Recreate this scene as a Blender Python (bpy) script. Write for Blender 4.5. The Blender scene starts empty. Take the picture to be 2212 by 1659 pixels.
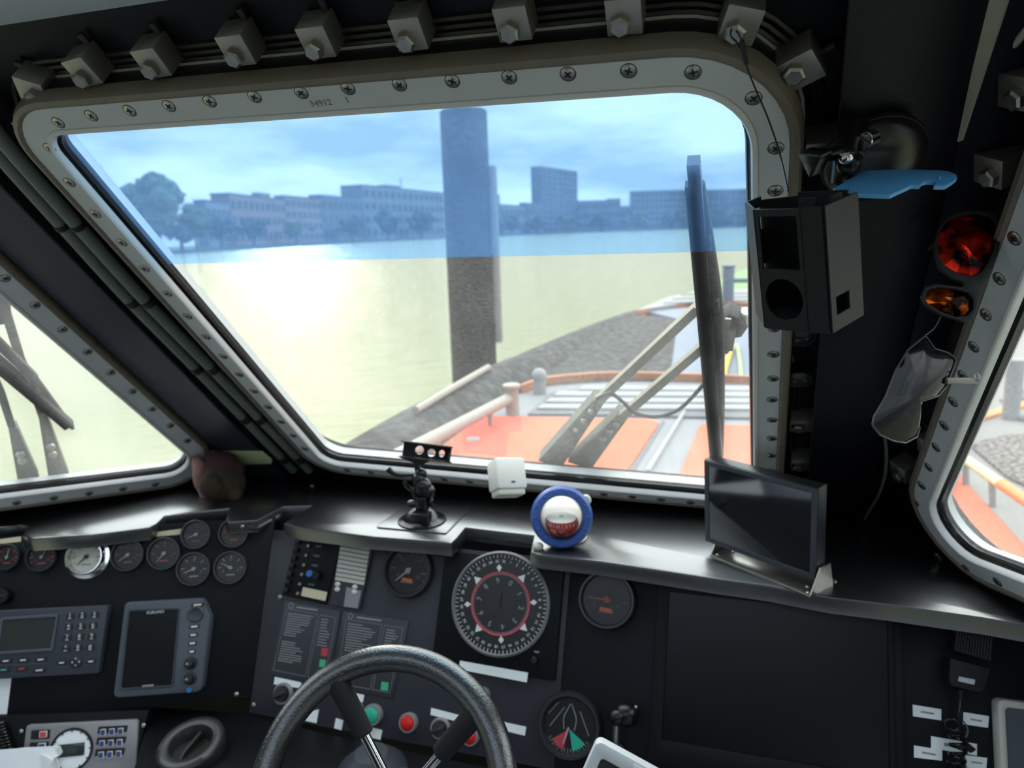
import bpy, bmesh, math, random
from mathutils import Vector, Matrix
random.seed(7)
scn = bpy.context.scene
COL = scn.collection
# ------------------------------------------------------------------ camera
# world: +Y is the boat's heading, +X starboard, z = 0 the water surface (metres)
FPX, CX, CY = 1600.0, 1106.0, 829.5
CAM = Vector((0, 0, 2.9))
PSI, TH, RO = math.radians(17.6), math.radians(11.6), math.radians(1.9)
FWD = Vector((-math.sin(PSI)*math.cos(TH), math.cos(PSI)*math.cos(TH), -math.sin(TH)))
_r0 = Vector((math.cos(PSI), math.sin(PSI), 0)); _u0 = _r0.cross(FWD)
RGT = _r0*math.cos(RO) - _u0*math.sin(RO); UPV = _u0*math.cos(RO) + _r0*math.sin(RO)
cam_data = bpy.data.cameras.new('camera')
cam_data.sensor_fit = 'HORIZONTAL'; cam_data.sensor_width = 36.0
cam_data.lens = FPX/2212*36.0
cam_data.clip_start = 0.02; cam_data.clip_end = 6000
cam_data.dof.use_dof = True; cam_data.dof.focus_distance = 0.95; cam_data.dof.aperture_fstop = 5.0
cam = bpy.data.objects.new('camera', cam_data); COL.objects.link(cam)
cam.matrix_world = Matrix.Translation(CAM) @ Matrix((RGT, UPV, -FWD)).transposed().to_4x4()
scn.camera = cam
scn.view_settings.view_transform = 'Standard'; scn.view_settings.look = 'None'
scn.view_settings.gamma = 1.0; scn.view_settings.use_curve_mapping = False
scn.view_settings.exposure = 0.1
# ------------------------------------------------------------------ sky and sun
world = bpy.data.worlds.new('sky'); scn.world = world; world.use_nodes = True
wn = world.node_tree.nodes; wl = world.node_tree.links; wn.clear()
def _w(t, **k):
    n = wn.new(t)
    for a, b in k.items(): setattr(n, a, b)
    return n
_tc = _w('ShaderNodeTexCoord'); _mp = _w('ShaderNodeMapping'); _mp.inputs['Scale'].default_value = (1.0, 1.0, 4.2)
_nz = _w('ShaderNodeTexNoise'); _nz.inputs['Scale'].default_value = 3.2; _nz.inputs['Detail'].default_value = 5; _nz.inputs['Roughness'].default_value = .52
_cr = _w('ShaderNodeValToRGB')
_cr.color_ramp.elements[0].position = .4; _cr.color_ramp.elements[0].color = (.5, .58, .68, 1)
_cr.color_ramp.elements[1].position = .62; _cr.color_ramp.elements[1].color = (1.1, 1.09, 1.0, 1)
_bg = _w('ShaderNodeBackground'); _bg.inputs['Strength'].default_value = 1.0
_wo = _w('ShaderNodeOutputWorld')
wl.new(_tc.outputs['Generated'], _mp.inputs['Vector']); wl.new(_mp.outputs['Vector'], _nz.inputs['Vector'])
wl.new(_nz.outputs['Fac'], _cr.inputs['Fac'])
# an overcast sky is dimmest at the horizon and several times brighter higher up
_sx = _w('ShaderNodeSeparateXYZ'); wl.new(_tc.outputs['Generated'], _sx.inputs[0])
_mr = _w('ShaderNodeMapRange'); _mr.interpolation_type = 'SMOOTHSTEP'; _mr.inputs['From Min'].default_value = .17; _mr.inputs['From Max'].default_value = .44; _mr.inputs['To Min'].default_value = 1.2; _mr.inputs['To Max'].default_value = 5.2
wl.new(_sx.outputs['Z'], _mr.inputs['Value']); wl.new(_mr.outputs['Result'], _bg.inputs['Strength'])
# cooler and dimmer away from the sun's side
_my = _w('ShaderNodeMapRange'); _my.inputs['From Min'].default_value = -.35; _my.inputs['From Max'].default_value = .35; wl.new(_sx.outputs['Y'], _my.inputs['Value'])
_tm = _w('ShaderNodeMix', data_type='RGBA'); _tm.inputs['A'].default_value = (.34, .38, .44, 1); _tm.inputs['B'].default_value = (1, 1, 1, 1); wl.new(_my.outputs['Result'], _tm.inputs['Factor'])
_ml = _w('ShaderNodeMix', data_type='RGBA', blend_type='MULTIPLY'); _ml.inputs['Factor'].default_value = 1.0; wl.new(_cr.outputs['Color'], _ml.inputs['A']); wl.new(_tm.outputs['Result'], _ml.inputs['B'])
wl.new(_ml.outputs['Result'], _bg.inputs['Color'])
wl.new(_bg.outputs['Background'], _wo.inputs['Surface'])
sun_data = bpy.data.lights.new('sun', 'SUN'); sun_data.energy = .6; sun_data.angle = math.radians(5); sun_data.color = (1, .92, .74)
sun = bpy.data.objects.new('sun', sun_data); COL.objects.link(sun)
SUN_AZ, SUN_EL = math.radians(-33.5), math.radians(15)
_sd = Vector((math.sin(SUN_AZ)*math.cos(SUN_EL), math.cos(SUN_AZ)*math.cos(SUN_EL), math.sin(SUN_EL)))
sun.rotation_euler = _sd.to_track_quat('Z', 'Y').to_euler(); sun.location = (-3, 4, 6)

# ------------------------------------------------------------------ helpers
def ray(x, y): return FWD + RGT*((x-CX)/FPX) - UPV*((y-CY)/FPX)
def at(x, y, d): return CAM + ray(x, y)*d
class Plane:
    """a real plane in the cabin: o origin, u right, v up, n towards the cabin"""
    def __init__(s, o, u, v):
        s.o = Vector(o); s.u = Vector(u).normalized(); v = Vector(v)
        s.n = s.u.cross(v).normalized(); s.v = s.n.cross(s.u)
    def hit(s, x, y, off=0.0):
        r = ray(x, y); o = s.o + s.n*off
        return CAM + r*((o-CAM).dot(s.n)/r.dot(s.n))
    def uv(s, x, y, off=0.0):
        q = s.hit(x, y, off) - s.o; return Vector((q.dot(s.u), q.dot(s.v)))
    def frame(s, p, rot=0.0):
        u = s.u*math.cos(rot)+s.v*math.sin(rot); v = s.v*math.cos(rot)-s.u*math.sin(rot)
        m = Matrix((u, v, s.n)).transposed().to_4x4(); m.translation = p; return m
    def mat(s, x, y, off=0.0, rot=0.0): return s.frame(s.hit(x, y, off), rot)
    def rel(s, c, pts, off=0.0):
        a = s.uv(c[0], c[1], off); return [tuple(s.uv(x, y, off)-a) for x, y in pts]
    def size(s, x0, y0, x1, y1): return (s.uv(x0, y0)-s.uv(x1, y1)).length
    def moved(s, d): return Plane(s.o+s.n*d, s.u, s.v)
def lin(c):
    c = c/255.0
    return c/12.92 if c <= .04045 else ((c+.055)/1.055)**2.4
def rgb(r, g, b): return (lin(r), lin(g), lin(b), 1)
MATS = {}
def mat(name, col, rough=.5, metal=0.0, noise=0.0, nscale=40.0, bump=0.0, bscale=200.0, rvar=0.0, spec=.5, emit=None, trans=0.0, coat=0.0, col2=None, alpha=1.0):
    m = bpy.data.materials.new(name); m.use_nodes = True
    nt = m.node_tree; b = nt.nodes['Principled BSDF']; c = rgb(*col)
    b.inputs['Base Color'].default_value = c; b.inputs['Roughness'].default_value = rough; b.inputs['Metallic'].default_value = metal
    b.inputs['Specular IOR Level'].default_value = spec; b.inputs['Coat Weight'].default_value = coat; b.inputs['Coat IOR'].default_value = 1.9; b.inputs['Coat Roughness'].default_value = rough*.8
    b.inputs['Transmission Weight'].default_value = trans; b.inputs['Alpha'].default_value = alpha
    if emit: b.inputs['Emission Color'].default_value = rgb(*emit[:3]); b.inputs['Emission Strength'].default_value = emit[3]
    tc = nt.nodes.new('ShaderNodeTexCoord')
    nz = nt.nodes.new('ShaderNodeTexNoise'); nz.inputs['Scale'].default_value = nscale; nz.inputs['Detail'].default_value = 5
    nt.links.new(tc.outputs['Object'], nz.inputs['Vector'])
    mx = nt.nodes.new('ShaderNodeMix'); mx.data_type = 'RGBA'
    k = noise if noise else .08
    mx.inputs['A'].default_value = (c[0]*(1-k), c[1]*(1-k), c[2]*(1-k), 1)
    mx.inputs['B'].default_value = rgb(*col2) if col2 else (min(1, c[0]*(1+k)), min(1, c[1]*(1+k)), min(1, c[2]*(1+k)), 1)
    if col2:
        cr = nt.nodes.new('ShaderNodeValToRGB'); cr.color_ramp.elements[0].position = .42; cr.color_ramp.elements[1].position = .62
        nt.links.new(nz.outputs['Fac'], cr.inputs['Fac']); nt.links.new(cr.outputs['Color'], mx.inputs['Factor'])
    else: nt.links.new(nz.outputs['Fac'], mx.inputs['Factor'])
    nt.links.new(mx.outputs['Result'], b.inputs['Base Color'])
    if rvar:
        mr = nt.nodes.new('ShaderNodeMapRange'); mr.inputs['To Min'].default_value = max(.03, rough-rvar); mr.inputs['To Max'].default_value = min(1, rough+rvar)
        n2 = nt.nodes.new('ShaderNodeTexNoise'); n2.inputs['Scale'].default_value = 9; n2.inputs['Detail'].default_value = 6
        nt.links.new(tc.outputs['Object'], n2.inputs['Vector'])
        nt.links.new(n2.outputs['Fac'], mr.inputs['Value']); nt.links.new(mr.outputs['Result'], b.inputs['Roughness'])
    if bump:
        n3 = nt.nodes.new('ShaderNodeTexNoise'); n3.inputs['Scale'].default_value = bscale; n3.inputs['Detail'].default_value = 3
        bp = nt.nodes.new('ShaderNodeBump'); bp.inputs['Strength'].default_value = bump; bp.inputs['Distance'].default_value = .002
        nt.links.new(tc.outputs['Object'], n3.inputs['Vector'])
        nt.links.new(n3.outputs['Fac'], bp.inputs['Height']); nt.links.new(bp.outputs['Normal'], b.inputs['Normal'])
    MATS[name] = m; return m
mat('navy', (8, 10, 19), .42, noise=.25, nscale=6, bump=.12, bscale=260, rvar=.1, spec=.22)
mat('navy_lit', (44, 47, 58), .36, noise=.2, nscale=6, bump=.1, bscale=260, rvar=.1)  # lighter navy copy: window light on the left pillar put into the colour
mat('black_paint', (22, 23, 27), .45, noise=.2, nscale=10, bump=.1, bscale=220, rvar=.1)
mat('panel', (46, 47, 54), .48, noise=.22, nscale=14, bump=.08, bscale=400, rvar=.12)  # lighter than panel_dark: light reflected off this part put into the colour
mat('panel_dark', (13, 15, 19), .5, noise=.2, nscale=14, bump=.08, bscale=400, rvar=.1, spec=.22)
mat('shelf', (20, 20, 22), .33, noise=.2, nscale=12, bump=.15, bscale=160, rvar=.06, spec=1.0, coat=1.0)
mat('ceiling_grey', (196, 202, 206), .6, noise=.1)
mat('alu_paint', (196, 198, 199), .42, noise=.06, nscale=20, rvar=.08)
mat('alu_brown', (112, 103, 92), .45, noise=.15, nscale=30, rvar=.08)
mat('alu_raw', (150, 146, 138), .42, .75, noise=.15, nscale=60, bump=.08, bscale=500)
mat('steel', (165, 163, 156), .3, .9, noise=.2, nscale=90)
mat('chrome', (215, 215, 215), .1, 1.0)
mat('frame_dark', (32, 30, 30), .4, noise=.2, rvar=.1)
mat('rubber', (16, 16, 16), .55, noise=.2)
mat('rubber_gloss', (14, 15, 16), .25, noise=.2)
mat('black_plastic', (15, 15, 16), .3, noise=.15)
mat('black_matte', (14, 14, 15), .62, noise=.15)
mat('print_black', (16, 18, 20), .5, noise=.1, nscale=60, bump=.35, bscale=900, spec=.35)
mat('white_reveal', (180, 182, 182), .35, noise=.05)
mat('lip_white', (216, 214, 212), .25, noise=.05)
mat('blue_lid', (84, 158, 214), .42, noise=.08, nscale=80, bump=.2, bscale=600)
mat('white_plastic', (222, 220, 212), .45, noise=.04)
mat('off_white', (202, 198, 186), .5, noise=.06)
mat('paper', (244, 245, 247), .8, noise=.04)
mat('label_white', (244, 246, 244), .6, noise=.03)
mat('label_cream', (214, 202, 168), .6, noise=.05)
mat('ink', (120, 124, 130), .7)
mat('ink_dark', (40, 42, 46), .7)
mat('dial_black', (20, 21, 22), .35, noise=.1)
mat('dial_white', (200, 196, 182), .5, noise=.05)
mat('mark_white', (215, 215, 210), .6)
mat('mark_grey', (140, 140, 140), .6)
mat('mark_dim', (92, 92, 92), .6)
mat('mark_orange', (196, 96, 58), .6)
mat('mark_orange_dim', (150, 88, 66), .6)
mat('mark_red', (190, 60, 74), .5)
mat('mark_pink', (190, 140, 145), .5)
mat('needle_grey', (150, 142, 130), .5)
mat('bezel_grey', (120, 118, 122), .35, noise=.1)
mat('bezel_black', (40, 41, 44), .3, noise=.1)
mat('device_grey', (78, 83, 92), .45, noise=.08, nscale=60)
mat('device_dark', (56, 60, 68), .45, noise=.08)
mat('screen_off', (9, 10, 13), .3, noise=.1, spec=.25)
mat('screen_grey', (52, 54, 53), .2, noise=.1)
mat('key_dark', (30, 32, 36), .5)
mat('silver', (150, 147, 148), .4, .3, noise=.08)
mat('red_btn', (214, 26, 24), .3)
mat('green_btn', (46, 176, 146), .3)
mat('green_mark', (72, 176, 128), .5)
mat('blue_mark', (44, 110, 176), .45)
mat('navy_key', (52, 62, 120), .5)
mat('red_key', (206, 66, 74), .5)
mat('plaque', (54, 54, 62), .45, noise=.1)
mat('compass_blue', (56, 88, 158), .4, noise=.08)
mat('compass_red', (224, 62, 50), .4)
mat('leather', (20, 20, 21), .3, noise=.15, nscale=60, bump=.5, bscale=300, spec=1.0, coat=.35)
mat('plush_pink', (150, 112, 104), .95, noise=.25, nscale=50, bump=.8, bscale=120)
mat('plush_brown', (62, 50, 38), .95, noise=.3, nscale=50, bump=.8, bscale=120)
mat('plush_red', (74, 44, 46), .95, noise=.3, nscale=50, bump=.8, bscale=120)
mat('note_green', (192, 204, 158), .8, noise=.08)
mat('conduit', (104, 112, 108), .4, noise=.15, rvar=.08)
mat('trim_beige', (182, 176, 160), .55, noise=.06)
mat('cord', (20, 20, 20), .6)
mat('cable_grey', (96, 102, 106), .5)
mat('zinc', (190, 186, 176), .35, .8)
# outside
mat('deck_grey', (124, 125, 128), .7, noise=.12, nscale=5)
mat('deck_orange', (206, 94, 52), .75, noise=.06, nscale=9, bump=.3, bscale=120)
mat('deck_orange_deep', (204, 74, 46), .75, noise=.06, nscale=9)
mat('deck_white', (146, 146, 146), .6, noise=.08)
mat('deck_groove', (96, 98, 102), .7)
mat('trim_orange', (178, 112, 76), .6, noise=.12)
mat('fender', (54, 53, 53), .9, noise=.4, nscale=14, bump=.25, bscale=60, col2=(74, 73, 73))
mat('deck_blue', (112, 122, 138), .6, noise=.15, nscale=6)
mat('pole_pale', (160, 150, 140), .55, noise=.12)
mat('wiper_metal', (112, 112, 102), .5, .2, noise=.2, nscale=40)
mat('wiper_pale', (178, 170, 152), .5, .1, noise=.15)
mat('wiper_black', (8, 9, 9), .4, noise=.1)
mat('wiper_grey', (42, 44, 45), .45, .3, noise=.1)
mat('pile_steel', (22, 22, 22), .8, noise=.35, nscale=4, col2=(36, 34, 32), bump=.6, bscale=20)
mat('pile_pipe', (150, 142, 140), .6, noise=.15)
mat('floor_grey', (150, 155, 164), .6, noise=.1)
mat('quay', (140, 135, 130), .85, noise=.15, nscale=3)
mat('gravel', (98, 86, 82), .95, noise=.5, nscale=26, col2=(150, 138, 132), bump=1, bscale=40)
mat('grass', (128, 168, 108), .95, noise=.2, nscale=3)
mat('pole_yellow', (236, 226, 160), .5, noise=.08)
mat('pole_orange', (232, 132, 44), .5, noise=.08)
mat('rope_yellow', (232, 190, 70), .7)
mat('rope_green', (176, 198, 130), .7)
mat('bark', (60, 54, 46), .9, noise=.3)
mat('foliage', (66, 84, 62), .9, noise=.4, nscale=2.2, col2=(88, 104, 80))
mat('foliage_dark', (50, 62, 58), .9, noise=.4, nscale=2.2, col2=(66, 80, 72))
for _n, _c in (('stone_grey', (104, 108, 112)), ('stone_dark', (78, 82, 90)), ('brick_brown', (120, 98, 94)), ('render_pale', (130, 132, 130)), ('roof_dark', (66, 70, 76)), ('window_dark', (44, 52, 60)), ('window_pale', (150, 156, 156)), ('sign_amber', (214, 170, 120))):
    mat(_n, _c, .85, noise=.2, nscale=.08)

class MB:
    """collects shapes into one mesh object"""
    def __init__(s): s.bm = bmesh.new(); s.mats = []; s.mi = 0
    def use(s, m):
        if m not in s.mats: s.mats.append(m)
        s.mi = s.mats.index(m); return s
    def _fin(s, verts, M=None):
        fs = set()
        for v in verts:
            for f in v.link_faces: fs.add(f)
        for f in fs: f.material_index = s.mi
        if M is not None: bmesh.ops.transform(s.bm, matrix=M, verts=list(verts))
        return s
    def box(s, c, size, bev=0.0, M=None, seg=2):
        r = bmesh.ops.create_cube(s.bm, size=1.0); vs = r['verts']
        bmesh.ops.scale(s.bm, vec=Vector(size), verts=vs); bmesh.ops.translate(s.bm, vec=Vector(c), verts=vs)
        if bev > 0:
            es = list({e for v in vs for e in v.link_edges})
            rb = bmesh.ops.bevel(s.bm, geom=es, offset=min(bev, min(size)*.49), segments=seg, affect='EDGES', profile=.5)
            vs = list({v for f in rb['faces'] for v in f.verts} | {v for v in vs if v.is_valid})
            # gather the whole island
            st = list(vs); seen = set(vs)
            while st:
                v = st.pop()
                for e in v.link_edges:
                    o = e.other_vert(v)
                    if o not in seen: seen.add(o); st.append(o)
            vs = list(seen)
        return s._fin(vs, M)
    def lathe(s, prof, seg=32, M=None, closed=False):
        rings = []
        for r, z in prof:
            if r <= 1e-7: rings.append([s.bm.verts.new((0, 0, z))])
            else: rings.append([s.bm.verts.new((r*math.cos(2*math.pi*i/seg), r*math.sin(2*math.pi*i/seg), z)) for i in range(seg)])
        pairs = list(zip(rings, rings[1:]))
        if closed: pairs.append((rings[-1], rings[0]))
        for a, b in pairs:
            for i in range(seg):
                j = (i+1) % seg
                vs = [a[i % len(a)], a[j % len(a)], b[j % len(b)], b[i % len(b)]]
                u = []
                for v in vs:
                    if v not in u: u.append(v)
                if len(u) >= 3:
                    try: s.bm.faces.new(u)
                    except ValueError: pass
        allv = [v for r in rings for v in r]
        if M is not None: bmesh.ops.transform(s.bm, matrix=M, verts=allv)
        return s._fin(allv)
    def cyl(s, a, b, r, r2=None, seg=20, cap=True, bev=0.0):
        a = Vector(a); b = Vector(b); h = (b-a).length; r2 = r if r2 is None else r2
        M = (b-a).to_track_quat('Z', 'Y').to_matrix().to_4x4(); M.translation = a
        if bev: prof = [(0, 0), (r-bev, 0), (r, bev), (r2, h-bev), (r2-bev, h), (0, h)]
        elif cap: prof = [(0, 0), (r, 0), (r2, h), (0, h)]
        else: prof = [(r, 0), (r2, h)]
        return s.lathe(prof, seg, M)
    def ball(s, c, r, sc=(1, 1, 1), seg=24, M=None):
        n = max(8, seg//2)
        T = Matrix.Translation(Vector(c)) @ Matrix.Diagonal((sc[0], sc[1], sc[2], 1))
        if M is not None: T = M @ T
        return s.lathe([(r*math.sin(math.pi*i/n), -r*math.cos(math.pi*i/n)) for i in range(n+1)], seg, T)
    def tube(s, pts, r, seg=10, closed=False, cap=True, sub=0):
        pts = [Vector(p) for p in pts]
        n0 = len(pts)
        if sub: pts = smooth_path(pts, sub, closed)
        if isinstance(r, (list, tuple)):
            rs = []
            for i in range(len(pts)):
                f = i*(n0-1)/(len(pts)-1); k = min(int(f), n0-2); rs.append(r[k]*(1-f+k)+r[k+1]*(f-k))
        else: rs = [r]*len(pts)
        n = len(pts); rings = []; nrm = None
        for i in range(n):
            p0 = pts[i-1] if (i > 0 or closed) else pts[i]; p1 = pts[(i+1) % n] if (i < n-1 or closed) else pts[i]
            t = (p1-p0).normalized()
            if nrm is None:
                nrm = Vector((0, 0, 1)) if abs(t.z) < .9 else Vector((1, 0, 0))
            nrm = (nrm - t*nrm.dot(t)).normalized(); bi = t.cross(nrm)
            rings.append([s.bm.verts.new(pts[i]+nrm*(rs[i]*math.cos(2*math.pi*k/seg))+bi*(rs[i]*math.sin(2*math.pi*k/seg))) for k in range(seg)])
        for i in range(n if closed else n-1):
            a = rings[i]; b = rings[(i+1) % n]
            for k in range(seg):
                try: s.bm.faces.new((a[k], a[(k+1) % seg], b[(k+1) % seg], b[k]))
                except ValueError: pass
        if cap and not closed:
            s.bm.faces.new(rings[0][::-1]); s.bm.faces.new(rings[-1])
        return s._fin([v for r_ in rings for v in r_])
    def plate(s, outer, z0, z1, holes=(), bev=0.0, M=None):
        """flat plate with an outline and holes, from z0 to z1 (local x, y, z)"""
        bm = bmesh.new(); es = []
        for lp in [outer]+list(holes):
            vs = [bm.verts.new((p[0], p[1], z0)) for p in lp]
            es += [bm.edges.new((vs[i], vs[(i+1) % len(vs)])) for i in range(len(vs))]
        if holes: bmesh.ops.triangle_fill(bm, use_beauty=True, use_dissolve=False, edges=es, normal=(0, 0, 1))
        else: bm.faces.new(bm.verts[:])
        bmesh.ops.recalc_face_normals(bm, faces=bm.faces[:])
        r = bmesh.ops.extrude_face_region(bm, geom=bm.faces[:])
        bmesh.ops.translate(bm, vec=(0, 0, z1-z0), verts=[g for g in r['geom'] if isinstance(g, bmesh.types.BMVert)])
        if bev > 0:
            zt = max(z0, z1)
            e2 = [e for e in bm.edges if all(abs(v.co.z-zt) < 1e-6 for v in e.verts) and any(abs(f.normal.z) < .5 for f in e.link_faces)]
            bmesh.ops.recalc_face_normals(bm, faces=bm.faces[:])
            e2 = [e for e in bm.edges if all(abs(v.co.z-zt) < 1e-6 for v in e.verts) and len(e.link_faces) == 2 and abs(abs(e.link_faces[0].normal.z)-abs(e.link_faces[1].normal.z)) > .5]
            bmesh.ops.bevel(bm, geom=e2, offset=bev, segments=2, affect='EDGES', profile=.5)
        bmesh.ops.recalc_face_normals(bm, faces=bm.faces[:])
        return s.merge(bm, M)
    def merge(s, bm, M=None):
        mp = {}
        for v in bm.verts: mp[v] = s.bm.verts.new(M @ v.co if M is not None else v.co)
        for f in bm.faces:
            try: s.bm.faces.new([mp[v] for v in f.verts]).material_index = s.mi
            except ValueError: pass
        bm.free(); return s
    def hull(s, pts):
        vs = [s.bm.verts.new(Vector(p)) for p in pts]
        r = bmesh.ops.convex_hull(s.bm, input=vs)
        bad = [g for g in r['geom_interior'] if isinstance(g, bmesh.types.BMVert)]
        for f in {f for v in vs if v.is_valid for f in v.link_faces}: f.material_index = s.mi
        return s
    def quad(s, pts):
        vs = [s.bm.verts.new(Vector(p)) for p in pts]; s.bm.faces.new(vs).material_index = s.mi; return s
    def loft(s, loops, closed=True, cap=False):
        rings = [[s.bm.verts.new(Vector(p)) for p in lp] for lp in loops]
        for a, b in zip(rings, rings[1:]):
            n = len(a)
            for i in range(n if closed else n-1):
                j = (i+1) % n
                try: s.bm.faces.new((a[i], a[j], b[j], b[i]))
                except ValueError: pass
        if cap: s.bm.faces.new(rings[0][::-1]); s.bm.faces.new(rings[-1])
        return s._fin([v for r in rings for v in r])
    def text(s, txt, size, M, depth=.0004):
        me = text_mesh(txt, size, depth)
        bm = bmesh.new(); bm.from_mesh(me); bpy.data.meshes.remove(me)
        return s.merge(bm, M)
    def done(s, name, m, parent=None, M=None, ang=40, recalc=True, uv=False):
        if recalc: bmesh.ops.recalc_face_normals(s.bm, faces=s.bm.faces[:])
        me = bpy.data.meshes.new(name); s.bm.to_mesh(me); s.bm.free()
        if s.mats:
            for k in s.mats: me.materials.append(MATS[k])
        else: me.materials.append(MATS[m] if isinstance(m, str) else m)
        if ang:
            me.shade_smooth(); me.set_sharp_from_angle(angle=math.radians(ang))
        o = bpy.data.objects.new(name, me); COL.objects.link(o)
        if parent is not None:
            o.parent = parent
            if M is not None: o.matrix_local = M
        elif M is not None: o.matrix_world = M
        return o
_TM = {}
def text_mesh(txt, size, depth):
    c = bpy.data.curves.new('lettering', 'FONT'); c.body = txt; c.size = size; c.align_x = 'CENTER'; c.align_y = 'CENTER'
    c.extrude = depth; c.resolution_u = 3
    o = bpy.data.objects.new('lettering', c); COL.objects.link(o)
    bpy.context.view_layer.update()
    me = bpy.data.meshes.new_from_object(o.evaluated_get(bpy.context.evaluated_depsgraph_get()))
    bpy.data.objects.remove(o); bpy.data.curves.remove(c); return me
def smooth_path(pts, sub, closed=False):
    out = []; n = len(pts)
    for i in range(n if closed else n-1):
        p = [pts[(i+k) % n] if closed else pts[min(max(i+k, 0), n-1)] for k in (-1, 0, 1, 2)]
        for j in range(sub):
            t = j/sub
            out.append(.5*((2*p[1])+(p[2]-p[0])*t+(2*p[0]-5*p[1]+4*p[2]-p[3])*t*t+(3*p[1]-p[0]-3*p[2]+p[3])*t**3))
    if not closed: out.append(pts[-1])
    return out
def tag(o, label, cat, group=None, kind=None):
    o['label'] = label; o['category'] = cat
    if group: o['group'] = group
    if kind: o['kind'] = kind
    return o
def thing(name, label, cat, M=None, group=None, kind=None):
    o = bpy.data.objects.new(name, None); COL.objects.link(o); o.empty_display_size = .02
    if M is not None: o.matrix_world = M
    return tag(o, label, cat, group, kind)
def circ(r, n=28, c=(0, 0), a0=0.0, sy=1.0): return [(c[0]+r*math.cos(a0+2*math.pi*i/n), c[1]+sy*r*math.sin(a0+2*math.pi*i/n)) for i in range(n)]
def rect(w, h, c=(0, 0)): return [(c[0]-w/2, c[1]-h/2), (c[0]+w/2, c[1]-h/2), (c[0]+w/2, c[1]+h/2), (c[0]-w/2, c[1]+h/2)]
def rpoly(pts, r, seg=5):
    """polygon with rounded corners; r number or list"""
    out = []; n = len(pts)
    for i in range(n):
        p = Vector(pts[i]); a = Vector(pts[i-1]); b = Vector(pts[(i+1) % n]); rr = r[i] if isinstance(r, (list, tuple)) else r
        da = (a-p).normalized(); db = (b-p).normalized(); an = da.angle(db)
        if rr < 1e-6 or an > math.pi-.02: out.append(tuple(p)); continue
        d = min(rr/math.tan(an/2), (a-p).length*.49, (b-p).length*.49); rr2 = d*math.tan(an/2)
        c = p+(da+db).normalized()*(rr2/math.sin(an/2))
        s0 = p+da*d-c; s1 = p+db*d-c
        t0 = math.atan2(s0.y, s0.x); t1 = math.atan2(s1.y, s1.x); dt = (t1-t0+math.pi) % (2*math.pi)-math.pi
        for k in range(seg+1):
            t = t0+dt*k/seg; out.append((c.x+rr2*math.cos(t), c.y+rr2*math.sin(t)))
    return out
def rrect(w, h, r, c=(0, 0), seg=4): return rpoly(rect(w, h, c), r, seg)
def grow(pts, d):
    """offset a convex counter-clockwise polygon outward by d"""
    n = len(pts); ls = []
    for i in range(n):
        a = Vector(pts[i]); b = Vector(pts[(i+1) % n]); t = (b-a).normalized(); nn = Vector((t.y, -t.x)); ls.append((a+nn*d, t))
    out = []
    for i in range(n):
        p, t = ls[i-1]; q, s = ls[i]
        den = t.x*s.y-t.y*s.x; k = ((q.x-p.x)*s.y-(q.y-p.y)*s.x)/den; out.append(tuple(p+t*k))
    return out
def RZ(a): return Matrix.Rotation(a, 4, 'Z')
def RX(a): return Matrix.Rotation(a, 4, 'X')
def RY(a): return Matrix.Rotation(a, 4, 'Y')
def T(x, y=0, z=0): return Matrix.Translation(Vector((x, y, z)))
def copy_tree(o, parent=None):
    c = o.copy(); COL.objects.link(c)
    if parent is not None: c.parent = parent
    for ch in o.children: copy_tree(ch, c)
    return c
# ------------------------------------------------------------------ planes of the wheelhouse
_c45 = math.sqrt(.5)
W = Plane(at(1676, 320, .9), (1, 0, 0), (0, -_c45, _c45))                       # flange face of the front window
def raked(o, right_az, rake, inward):
    u = Vector((math.sin(math.radians(right_az)), math.cos(math.radians(right_az)), 0))
    m = Vector((u.y, -u.x, 0)) * (1 if Vector((u.y, -u.x, 0)).dot(Vector(inward)) > 0 else -1)
    r = math.radians(rake); n = m*math.sin(r) - Vector((0, 0, 1))*math.cos(r)
    return Plane(o, u, n.cross(u))
LW = raked(at(10.8, 601, 1.44), 40, 54, (1, -1, 0))
RW = raked(at(2191, 515, .905), 152, 64, (-1, -1, 0))
PB = .06
B, LB, RB = W.moved(-PB), LW.moved(-PB), RW.moved(-PB)
def meet(p, q, z):
    M = Matrix((p.n, q.n, (0, 0, 1))); return M.inverted() @ Vector((p.n.dot(p.o), q.n.dot(q.o), z))
Z_CEIL, Z_SH, Z_LOW = 3.207, 2.215, 2.1
SH = Plane((0, 0, Z_SH), (1, 0, 0), (0, 1, 0))
FP = Plane((0, 1.512, 2.183), (1, 0, 0), (0, math.cos(math.radians(63.5)), math.sin(math.radians(63.5))))
_k0, _k1 = FP.hit(587, 1167), FP.hit(543, 1500)
LP = Plane(_k1, (math.sin(math.radians(65.4)), math.cos(math.radians(65.4)), 0), _k0-_k1)
def to_uv(pl, p): q = p-pl.o; return (q.dot(pl.u), q.dot(pl.v))

def line_x(a, b, c, d):
    a, b, c, d = map(Vector, (a, b, c, d)); t = b-a; s = d-c
    k = ((c.x-a.x)*s.y-(c.y-a.y)*s.x)/(t.x*s.y-t.y*s.x); return a+t*k

# screw (cross head, countersunk) : one mesh shared by all the flange screws
def screw_mesh():
    m = MB(); m.use('steel').lathe([(0, .0012), (.0075, .0012), (.0088, .0002), (.0088, -.001)], 20)
    m.use('ink_dark').lathe([(.0088, .0003), (.0098, .0003), (.0098, -.001)], 20)
    m.use('rubber')
    for a in (.5, .5+math.pi/2): m.box((0, 0, .0011), (.0095, .0021, .0009), M=RZ(a))
    m.use('rubber').lathe([(0, .0017), (.0022, .0017), (.0022, .0005)], 12)
    o = m.done('screw', 'steel'); me = o.data; bpy.data.objects.remove(o); return me
SCREW = screw_mesh()

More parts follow.
